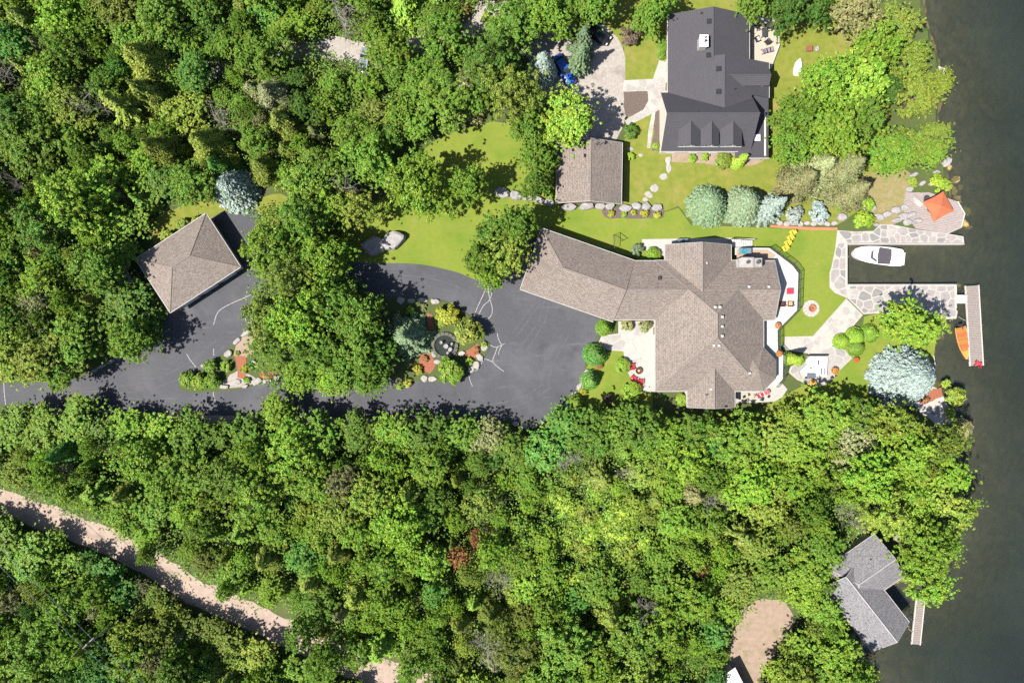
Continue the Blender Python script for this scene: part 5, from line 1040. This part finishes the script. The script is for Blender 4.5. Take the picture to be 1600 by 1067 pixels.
fb = thing("fire_bowl", "small round dark brown fire bowl with a pale rim on the front patio", "fire bowl", W(997.5, 579)); c = wloc(fb); mb = MB(); mb.lathe((c.x, c.y, .08), [(.3, 0), (.52, .3), (.54, .42), (.44, .4), (.2, .25)], 18); mb.build("bowl", M['chairbrown'], fb); MB().lathe((c.x, c.y, .36), [(.2, 0), (.2, .05)], 12).build("ember_tray", M['tan'], fb)
def planter(label, px, py, z, cols, r=.5):
    t = thing("planter", label, "planter", W(px, py, z)); c = wloc(t); mb = MB(); mb.lathe((c.x, c.y, z), [(r * .65, 0), (r * .95, r * .9), (r, r), (r * .85, r), (r * .8, r * .85)], 14); mb.build("pot", M['terracotta'], t)
    rs = np.random.RandomState(int(px)); C = rnd_unit(rs, 260) * [r, r, r * .55] * .95 + [0, 0, r * 1.15]
    f = bpy.data.objects.new("flowers", leaf_mesh("flowers", C, C - [0, 0, r * .5] + rs.normal(size=C.shape) * .2, .07, .7, rs, M['leaf'])); S.collection.objects.link(f); f.parent = t; f.color = (*cols, 1); return t
planter("terracotta planter with tan foliage on the deck below the brown chairs", 1213.5, 509, DZ, (.4, .25, .1)); planter("terracotta planter at the deck's lower bend by the octagonal turret", 1215.5, 552.5, DZ, (.4, .2, .05))
planter("potted orange flowers right of the white outdoor kitchen", 1302, 579, .06, (.5, .25, .04), .55); planter("potted yellow flowers below the white outdoor kitchen", 1268, 598, .06, (.5, .4, .05), .55); planter("potted rust flowers by the path fork near the round green shrubs", 1336, 562, .04, (.42, .13, .03), .45)
ht = thing("spa_table", "slate blue rectangular table with a round teal dish on the tan deck boards", "table", W(1162, 393.5, DZ)); c = wloc(ht); MB().box((c.x, c.y, DZ + .75), (1.85, .95, .06)).build("table_top", M['slate'], ht); MB().lathe((c.x - .25, c.y, DZ + .78), [(.32, 0), (.4, .1), (.34, .12), (.25, .05)], 18).build("dish", M['teal'], ht)
for sx in (-1, 1):
    for sy in (-1, 1): MB().box((c.x + sx * .8, c.y + sy * .38, DZ + .38), (.07, .07, .72)).build("leg", M['black'], ht)
ac = thing("heat_pump", "blue-grey heat pump unit on the walkway by the north gable wall", "heat pump", W(1065, 377.5, .1)); c = wloc(ac); MB().box((c.x, c.y, .55), (1.6, .62, .9)).build("cabinet", M['slate'], ac); MB().box((c.x - .6, c.y, 1.02), (.3, .5, .04)).build("top_panel", M['steel'], ac); mb = MB(); [mb.lathe((c.x + .05 + q, c.y, 1.0), [(.24, 0), (.24, .05), (.2, .05)], 14) for q in (0,)]; mb.build("fan_grille", M['black'], ac)
ok = thing("outdoor_kitchen", "white L-shaped outdoor kitchen with a grill on the stone path below the lakeside lawn", "outdoor kitchen", W(1278, 575)); 
MB().prism(PL([(1266, 557.5), (1293, 557.5), (1292, 588), (1275, 588), (1274, 582), (1250, 581), (1262, 568)], .9), .05, .9).build("counter", M['white'], ok); MB().prism(PL([(1250, 581), (1275.5, 581), (1276, 591.5), (1254, 591)], .85), .05, .82).build("grill_counter", M['concrete'], ok)
c = W(1268, 587, 1.0); MB().box((c.x, c.y, .95), (1.3, .65, .25)).build("grill", M['steel'], ok); MB().tube([(c.x - .5, c.y - .4, 1.0), (c.x + .5, c.y - .4, 1.0)], .03, 6).build("handle", M['black'], ok)
c = W(1286, 580, .9); MB().box((c.x, c.y, .905), (.8, 1.0, .03)).build("sink", M['steel'], ok); MB().box((c.x, c.y, .92), (.3, .9, .03)).build("cutting_board", M['white'], ok); c = W(1278.5, 566, .9); MB().box((c.x, c.y, .91), (.25, .75, .03)).build("cooktop", M['charcoal'], ok)
MB().prism(PL([(1264, 556), (1294, 556), (1294, 558), (1264, 558)], 1.1), .05, 1.1).build("back_wall", M['rock'], ok)
hl_ = thing("garden_arch", "black iron gate frame standing on the lawn above the long garage wing", "gate", W(958, 380)); a, b = W(957.5, 390), W(957.5, 369); mb = MB(); mb.tube([(a.x, a.y, 0), (a.x, a.y, 1.9), (b.x, b.y, 1.9), (b.x, b.y, 0)], .05, 5); mb.build("frame", M['black'], hl_)
mb = MB(); q = W(971, 377); mb.tube([(b.x, b.y, 1.8), (q.x, q.y, 1.6), (q.x, q.y, 0)], .05, 5); mb.build("gate_arm", M['black'], hl_); mb = MB(); [mb.tube([(a.x, a.y + (b.y - a.y) * k / 7, .05), (a.x, a.y + (b.y - a.y) * k / 7, 1.88)], .02, 4) for k in range(1, 7)]; tag(mb.build("bars", M['black'], hl_), kind='stuff')
rc = thing("storage_box", "small red-brown wooden box on the neighbour's dry lawn", "box", W(1262.8, 78)); c = wloc(rc); MB().box((c.x, c.y, .25), (.75, .75, .5)).build("box_body", M['brown_wall'], rc); MB().box((c.x, c.y, .53), (.85, .85, .06)).build("lid", mat('red_lid', (.25, .08, .06), (.2, .065, .05), 5, .7), rc)
tag(MB().stone(blob_poly(1276, 77, 3.5, 4, 0, 77, 8), -.05, .35, 3).build("boulder", M['rock']), "small white rock beside the red-brown box on the dry lawn", "boulder")
up = thing("utility_pole", "thin grey utility pole with a cross-arm in the woods south of the dirt road", "utility pole", W(148, 997, 9)); up.location.z = 0; c = wloc(up); MB().tube([(c.x, c.y, -.5), (c.x, c.y, 11)], [.16, .1], 8).build("pole", M['deadbark'], up); MB().box((c.x, c.y, 10.5), (2.2, .12, .14), R(45)).build("cross_arm", M['deadbark'], up)
for k, (o, lb) in enumerate(((-1, "power line nearest the bottom left corner above the southern woods"), (1, "power line nearer the dirt road above the southern woods"))):
    dv = Vector((.735, -.68)); off = Vector((.68, .735)) * o * .9; p0 = Vector((c.x, c.y)) + off; pts = []
    for t in range(-60, 61, 6): pts.append((p0.x + dv.x * t, p0.y + dv.y * t, 10.6 - 1.3 * (1 - abs(1 - ((abs(t) / 30.) % 2))) * .8))
    tag(MB().tube(pts, .03, 4).build("power_line", M['steel']), lb, "power line")

# ------------------------------------------------------------------ cars
def car(label, px, py, ang, paint, L_=5.0, w=1.95, name="parked_car"):
    t = thing(name, label, "car", W(px, py), rz=ang); h = w / 2; mb = MB()
    prof = [(-L_ / 2, .62, .55, .8), (-L_ / 2 + .12, .35, .85, .93), (-L_ * .28, .28, .98, 1), (0, .28, 1.0, 1), (L_ * .22, .28, .98, 1), (L_ * .42, .3, .85, .95), (L_ / 2, .42, .62, .78)]
    vs = []; n = len(prof)
    for x, zb, zt, f in prof: vs += [(x, -h * f * .94, zb), (x, -h * f, (zb + zt) / 2), (x, -h * f * .9, zt), (x, 0, zt + .05), (x, h * f * .9, zt), (x, h * f, (zb + zt) / 2), (x, h * f * .94, zb)]
    fs = [(i * 7 + k, (i + 1) * 7 + k, (i + 1) * 7 + k + 1, i * 7 + k + 1) for i in range(n - 1) for k in range(6)] + [tuple(range(7)), tuple((n - 1) * 7 + k for k in range(6, -1, -1))] + [(i * 7 + 6, (i + 1) * 7 + 6, (i + 1) * 7, i * 7) for i in range(n - 1)]
    mb.add(vs, fs); mb.build("body", paint, t, True, True)
    x0, x1, x2, x3 = -L_ * .38, -L_ * .28, L_ * .04, L_ * .2; a, b = h * .86, h * .68; cab = MB()
    cab.add([(x1, -b, 1.5), (x2, -b, 1.52), (x2, b, 1.52), (x1, b, 1.5), (x1, -b, 1.44), (x2, -b, 1.46), (x2, b, 1.46), (x1, b, 1.44)], [(0, 1, 2, 3), (0, 4, 5, 1), (2, 6, 7, 3), (1, 5, 6, 2), (3, 7, 4, 0)]); cab.build("roof", paint, t, False, True)
    MB().slab([(x3, -a, .98), (x3, a, .98), (x2, b, 1.47), (x2, -b, 1.47)], .03).build("windscreen", M['glass'], t, False, True); MB().slab([(x0, a, .98), (x0, -a, .98), (x1, -b, 1.45), (x1, b, 1.45)], .03).build("rear_window", M['glass'], t, False, True)
    for s in (-1, 1): MB().slab([(x0, s * a, .97), (x3, s * a, .97), (x2, s * b, 1.46), (x1, s * b, 1.44)], .03).build("side_window", M['glass'], t, False, True)
    for s in (-1, 1):
        for x in (-L_ * .3, L_ * .31):
            wh = MB(); wh.tube([(x, s * (h - .2), .33), (x, s * (h + .01), .33)], .34, 16); o = wh.build("wheel", M['tyre'], t, False, True); MB().tube([(x, s * (h + .005), .33), (x, s * (h + .025), .33)], .2, 10).build("rim", M['steel'], o, False, True)
        MB().box((L_ / 2 - .1, s * h * .6, .68), (.22, .36, .12)).build("headlight", M['lampglass'], t, False, True); MB().box((-L_ / 2 + .06, s * h * .68, .75), (.12, .3, .14)).build("tail_light", M['redlamp'], t, False, True)
        MB().box((x3 - .1, s * (h + .08), 1.0), (.12, .2, .14)).build("mirror", paint, t, False, True)
    return t
car("bright blue car half in tree shade on the neighbour's gravel parking", 880.5, 112, math.atan2(-.86, .5), M['blue'], 5.2)
car("black car tucked behind the pale spruce on the neighbour's gravel parking", 930, 55, R(-32), M['blackpaint'], 4.9)
car("silver car peeking out of the trees on the upper gravel lane", 572, 99, R(80), M['silver'], 4.6); car("grey car under the trees at the neighbour's gravel entrance", 762, 110, R(-35), M['silver'], 4.5)

# ------------------------------------------------------------------ shrubs and flowers, one by one
for k, x, y, r, c, lb in [
    ('cone', 945, 512, 13, 'g', "dark cone evergreen at the corner of the long garage wing"), ('cone', 931.5, 554, 18, 't', "largest clipped cone evergreen on the turning area's right edge"), ('cone', 922.5, 594, 15, 't', "clipped cone evergreen below the largest cone on the turning area's edge"), ('cone', 900, 630, 15, 'g', "lowest clipped cone evergreen at the edge of the south woods"),
    ('blob', 973, 571, 13, 'b', "bright green rounded bush above the pair of dark red chairs"), ('blob', 987, 612, 17, 'b', "large bright bush at the foot of the front patio"), ('blob', 1066, 624, 11, 'l', "yellow-green bush by the south gable wall"),
    ('bush', 980, 508, 12, 'k', "white-flowering bush under the garage wing's lower eave, nearer the cone evergreen"), ('bush', 1008, 509, 12, 'k', "white-flowering bush under the garage wing's lower eave, nearer the house"), ('bush', 995, 390, 12, 'p', "cream-flowering bush in the notch above the garage wing"), ('blob', 1021, 398, 13, 'b', "bright green clipped bush in the notch by the north gable"),
    ('blob', 935, 570, 8, 'r', "small pinkish flower clump between two cone evergreens"), ('bush', 912, 612, 7, 'Y', "yellow flower clump above the lowest cone evergreen"), ('bush', 950, 626, 12, 'w', "purple-brown bush at the edge of the south woods below the patio lawn"),
    ('ball', 1316, 533, 12, 'l', "yellow-green clipped ball, the lightest of the four by the path"), ('ball', 1337, 526, 15, 'b', "clipped green ball on top of the cluster of four by the path"), ('ball', 1360, 521, 14, 'g', "darker clipped ball nearest the lime green tree"), ('ball', 1338, 543, 14, 'g', "clipped green ball lowest in the cluster by the path"),
    ('column', 1237, 560, 10, 'l', "lime green columnar cedar between the deck and the outdoor kitchen"), ('blob', 1248, 563, 10, 'l', "lime green low shrub leaning against the columnar cedar"),
    ('bush', 1243, 337, 16, 's', "silver-blue shrub right of the three spruces, nearer to them"), ('bush', 1281, 331, 18, 's', "silver-blue shrub at the right end by the shore boulders"),
    ('bush', 700, 492, 22, 'Y', "yellow-leaved shrub on top of the pond island"), ('bush', 690, 500, 12, 'y', "yellow-green shrub left of the yellow one on the pond island"), ('tallbush', 733, 520, 25, 'o', "dark olive shrub right of the pond"), ('tallbush', 705, 578, 24, 'g', "spiky green evergreen shrub below the pond"),
    ('bush', 642, 486, 10, 'l', "lime green clump above the pale spruce on the pond island"), ('bush', 661, 480, 7, 'k', "little ball of cream flowers by the upper kerb of the pond island"), ('bush', 652, 578, 9, 'Y', "yellow flower clump left of the red mulch on the pond island"), ('bush', 637, 598, 9, 'Y', "yellow flower clump at the lower kerb of the pond island"), ('bush', 625, 602, 8, 'l', "lime flower clump at the pond island's lower left tip"), ('bush', 733, 565, 8, 'l', "small lime shrub beside the right-hand red mulch of the pond island"), ('bush', 756, 538, 6, 'y', "tiny yellow-green clump at the right tip of the pond island"),
    ('bush', 664, 560, 7, 'r', "rust red ground shrub on the pond island's left mulch"), ('bush', 745, 548, 7, 'r', "rust red ground shrub on the pond island's right mulch"),
    ('tallbush', 292, 592, 14, 'g', "dark green shrub at the left tip of the rock island"), ('tallbush', 312, 596, 15, 'b', "bright green shrub second from the left tip of the rock island"), ('tallbush', 332, 595, 14, 'g', "green shrub above the sealed crack on the rock island"), ('tallbush', 328, 572, 13, 'g', "upper green shrub of the rock island's left clump"), ('bush', 353, 572, 11, 'b', "round bright shrub in the middle of the rock island"), ('bush', 382, 577, 9, 'Y', "yellow shrub on the red mulch of the rock island"), ('bush', 392, 572, 8, 'd', "small dark shrub right of the yellow one on the rock island"), ('bush', 371, 552, 5, 'y', "tiny yellow-green clump above the rock island's red mulch"), ('bush', 385, 594, 7, 'b', "low green clump by the rock island's lower stones"),
    ('bush', 985, 55, 20, 'w', "purple-brown smoke bush right of the black car"), ('blob', 1020, 20, 18, 'b', "bright green bush at the top left corner of the dark-roofed house"), ('blob', 1034, 62, 8, 'g', "upper end of the clipped hedge along the dark-roofed house"), ('blob', 1034, 74, 9, 'g', "middle of the clipped hedge along the dark-roofed house"), ('blob', 1034, 87, 8, 'g', "lower end of the clipped hedge along the dark-roofed house"),
    ('blob', 1025, 228, 6, 'l', "small lime bush at the lower left corner of the dark-roofed house"), ('bush', 985, 244, 8, 'l', "small yellow-green bush right of the small garage"), ('bush', 1082, 248, 8, 'b', "green perennials under the left dormer of the dark-roofed house"), ('bush', 1102, 246, 8, 'l', "lime perennials under the middle dormer"), ('blob', 1130, 252, 14, 'o', "olive rounded bush under the right dormer"), ('column', 1157, 250, 10, 'l', "lime columnar cedar leaning out below the right dormer"),
    ('bush', 985, 206, 14, 'd', "shaded dark bush at the right of the small garage's upper corner"), ('bush', 955, 334, 7, 'Y', "yellow flower clump beside the red post strip below the small garage"), ('bush', 990, 332, 6, 'Y', "orange-yellow flower clump, second along the white blocks"), ('bush', 1007, 333, 7, 'Y', "yellow flower clump third along the white blocks"), ('bush', 1027, 336, 7, 'Y', "yellow flower clump at the right end of the white blocks"), ('bush', 975, 335, 6, 'b', "green clump between the yellow flowers below the small garage"), ('bush', 860, 305, 8, 'b', "green bush at the small garage's lower left corner"),
    ('bush', 1350, 345, 18, 'l', "lime green ground juniper above the flagstone dock corner"), ('bush', 1330, 318, 12, 'b', "green bush between the silver shrub and the shore boulders"), ('bush', 1355, 318, 14, 'b', "green bush above the lime juniper by the shore"), ('bush', 1312, 325, 8, 'g', "small green bush right of the last silver-blue shrub"), ('bush', 1425, 285, 10, 'y', "yellow-green bush left of the shore boulders above the terrace"), ('bush', 1465, 285, 16, 'l', "spreading lime bush above the plank terrace"), ('bush', 1480, 290, 10, 'y', "yellow-green bush at the shore tip above the orange umbrella"),
    ('bush', 1478, 600, 9, 'l', "small lime bush at the right of the big blue spruce"), ('tallbush', 1494, 620, 17, 'y', "yellow-green bush at the shore right of the white beach"), ('bush', 1485, 645, 10, 'l', "lime bush lower right of the white beach"), ('tallbush', 1505, 668, 16, 'k', "khaki bush leaning over the water below the white beach"), ('bush', 1448, 624, 6, 'r', "orange flower clump under the big blue spruce"),
    ('tallbush', 262, 370, 13, 'y', "yellow-green bush behind the detached garage, nearer its left corner"), ('bush', 285, 350, 12, 'o', "olive bush behind the detached garage"), ('bush', 308, 345, 10, 'y', "yellow-green bush behind the detached garage's top corner"), ('bush', 725, 20, 14, 'r', "orange-leaved bush beside the top gravel lane"), ('bush', 460, 60, 12, 'Y', "golden bush at the left of the upper gravel lane"), ('bush', 760, 28, 10, 'y', "yellow-green bush at the top lane's right edge"),
    ('bush', 875, 638, 8, 'l', "lime ferny clump at the lower curve of the turning area"), ('bush', 850, 668, 9, 'y', "yellow-green bush below the white kerb stones"), ('bush', 790, 672, 10, 'l', "lime bush left of the white kerb stones")]:
    plant(k, x, y, r, c, lb, zs=.9 if k in ('blob', 'ball') else 1.0)
# ------------------------------------------------------------------ a label of its own for every tree of the woods
MARKS = [("the detached garage", 295, 410), ("the driveway's far left end", 20, 615), ("the driveway fork", 200, 600), ("the rock island", 345, 580), ("the pond island", 690, 540), ("the upper lawn", 745, 245), ("the two pale boulders", 600, 382), ("the upper gravel lane", 510, 78), ("the silver car", 570, 100), ("the top lane's open bend", 740, 40),
         ("the blue car", 880, 112), ("the dark-roofed house", 1115, 120), ("the small garage", 920, 270), ("the wood deck furniture", 1195, 60), ("the upturned dinghy", 1247, 107), ("the swim platform", 1472, 112), ("the orange umbrella", 1470, 322), ("the silver-blue shrubs", 1262, 335), ("the south gable", 1110, 640), ("the white kerb stones", 822, 665), ("the lower road bend", 560, 650), ("the scrub clearing", 925, 830),
         ("the dirt road's left end", 20, 790), ("the dirt road's first bend", 170, 850), ("the dirt road's middle", 310, 925), ("the dirt road's wide spot", 425, 965), ("the dirt road's lower end", 600, 1052), ("the utility pole", 148, 997), ("the boathouse", 1360, 920), ("the sandy clearing", 1185, 990), ("the white metal shed", 1150, 1060), ("the big blue spruce", 1416, 588), ("the white beach", 1465, 640),
         ("the small pier", 1437, 970), ("the top left corner", 0, 0), ("the bottom left corner", 0, 1067), ("the bottom edge's middle", 800, 1067), ("the silver spruce", 365, 292), ("the rusty twin trees", 730, 858), ("the lone white rock", 845, 805), ("the rust red treetop", 640, 692), ("the lime maple by the garage", 105, 315), ("the left edge's middle", 0, 450), ("the outdoor kitchen", 1278, 575), ("the lime tree over the road", 70, 745), ("the turning area", 850, 570), ("the top edge's left third", 250, 0)]
ORD = ["", "second", "third", "fourth", "fifth", "sixth", "seventh", "eighth", "ninth", "tenth", "eleventh", "twelfth"]
def size_word(r): return "small" if r < 27 else "mid-sized" if r < 37 else "large"
groups_ = {}
for p in PLANTS:
    if p['label']: continue
    b = min(MARKS, key=lambda q: (q[1] - p['x']) ** 2 + (q[2] - p['y']) ** 2); dx, dy = p['x'] - b[1], p['y'] - b[2]
    side = "left of" if dx < -abs(dy) * .9 else "right of" if dx > abs(dy) * .9 else "above" if dy < 0 else "below"
    kw = KIND[p['kind']][1]; cw = '' if p['kind'] == 'bare' else CWORD[p['col']] + ' '
    groups_.setdefault((size_word(p['r']), cw, kw, side, b[0]), []).append((math.hypot(dx, dy), p))
    if 'group' not in p['o']: p['o']['group'] = kw + "s of the woods"
for (sw, cw, kw, side, nm), lst in groups_.items():
    lst.sort(key=lambda q: q[0])
    for i, (dd, p) in enumerate(lst):
        base = f"{sw} {cw}{kw} {side} {nm}"
        p['o']['label'] = base if len(lst) == 1 else base + (", nearest such" if i == 0 else f", {ORD[min(i, 11)]} such")
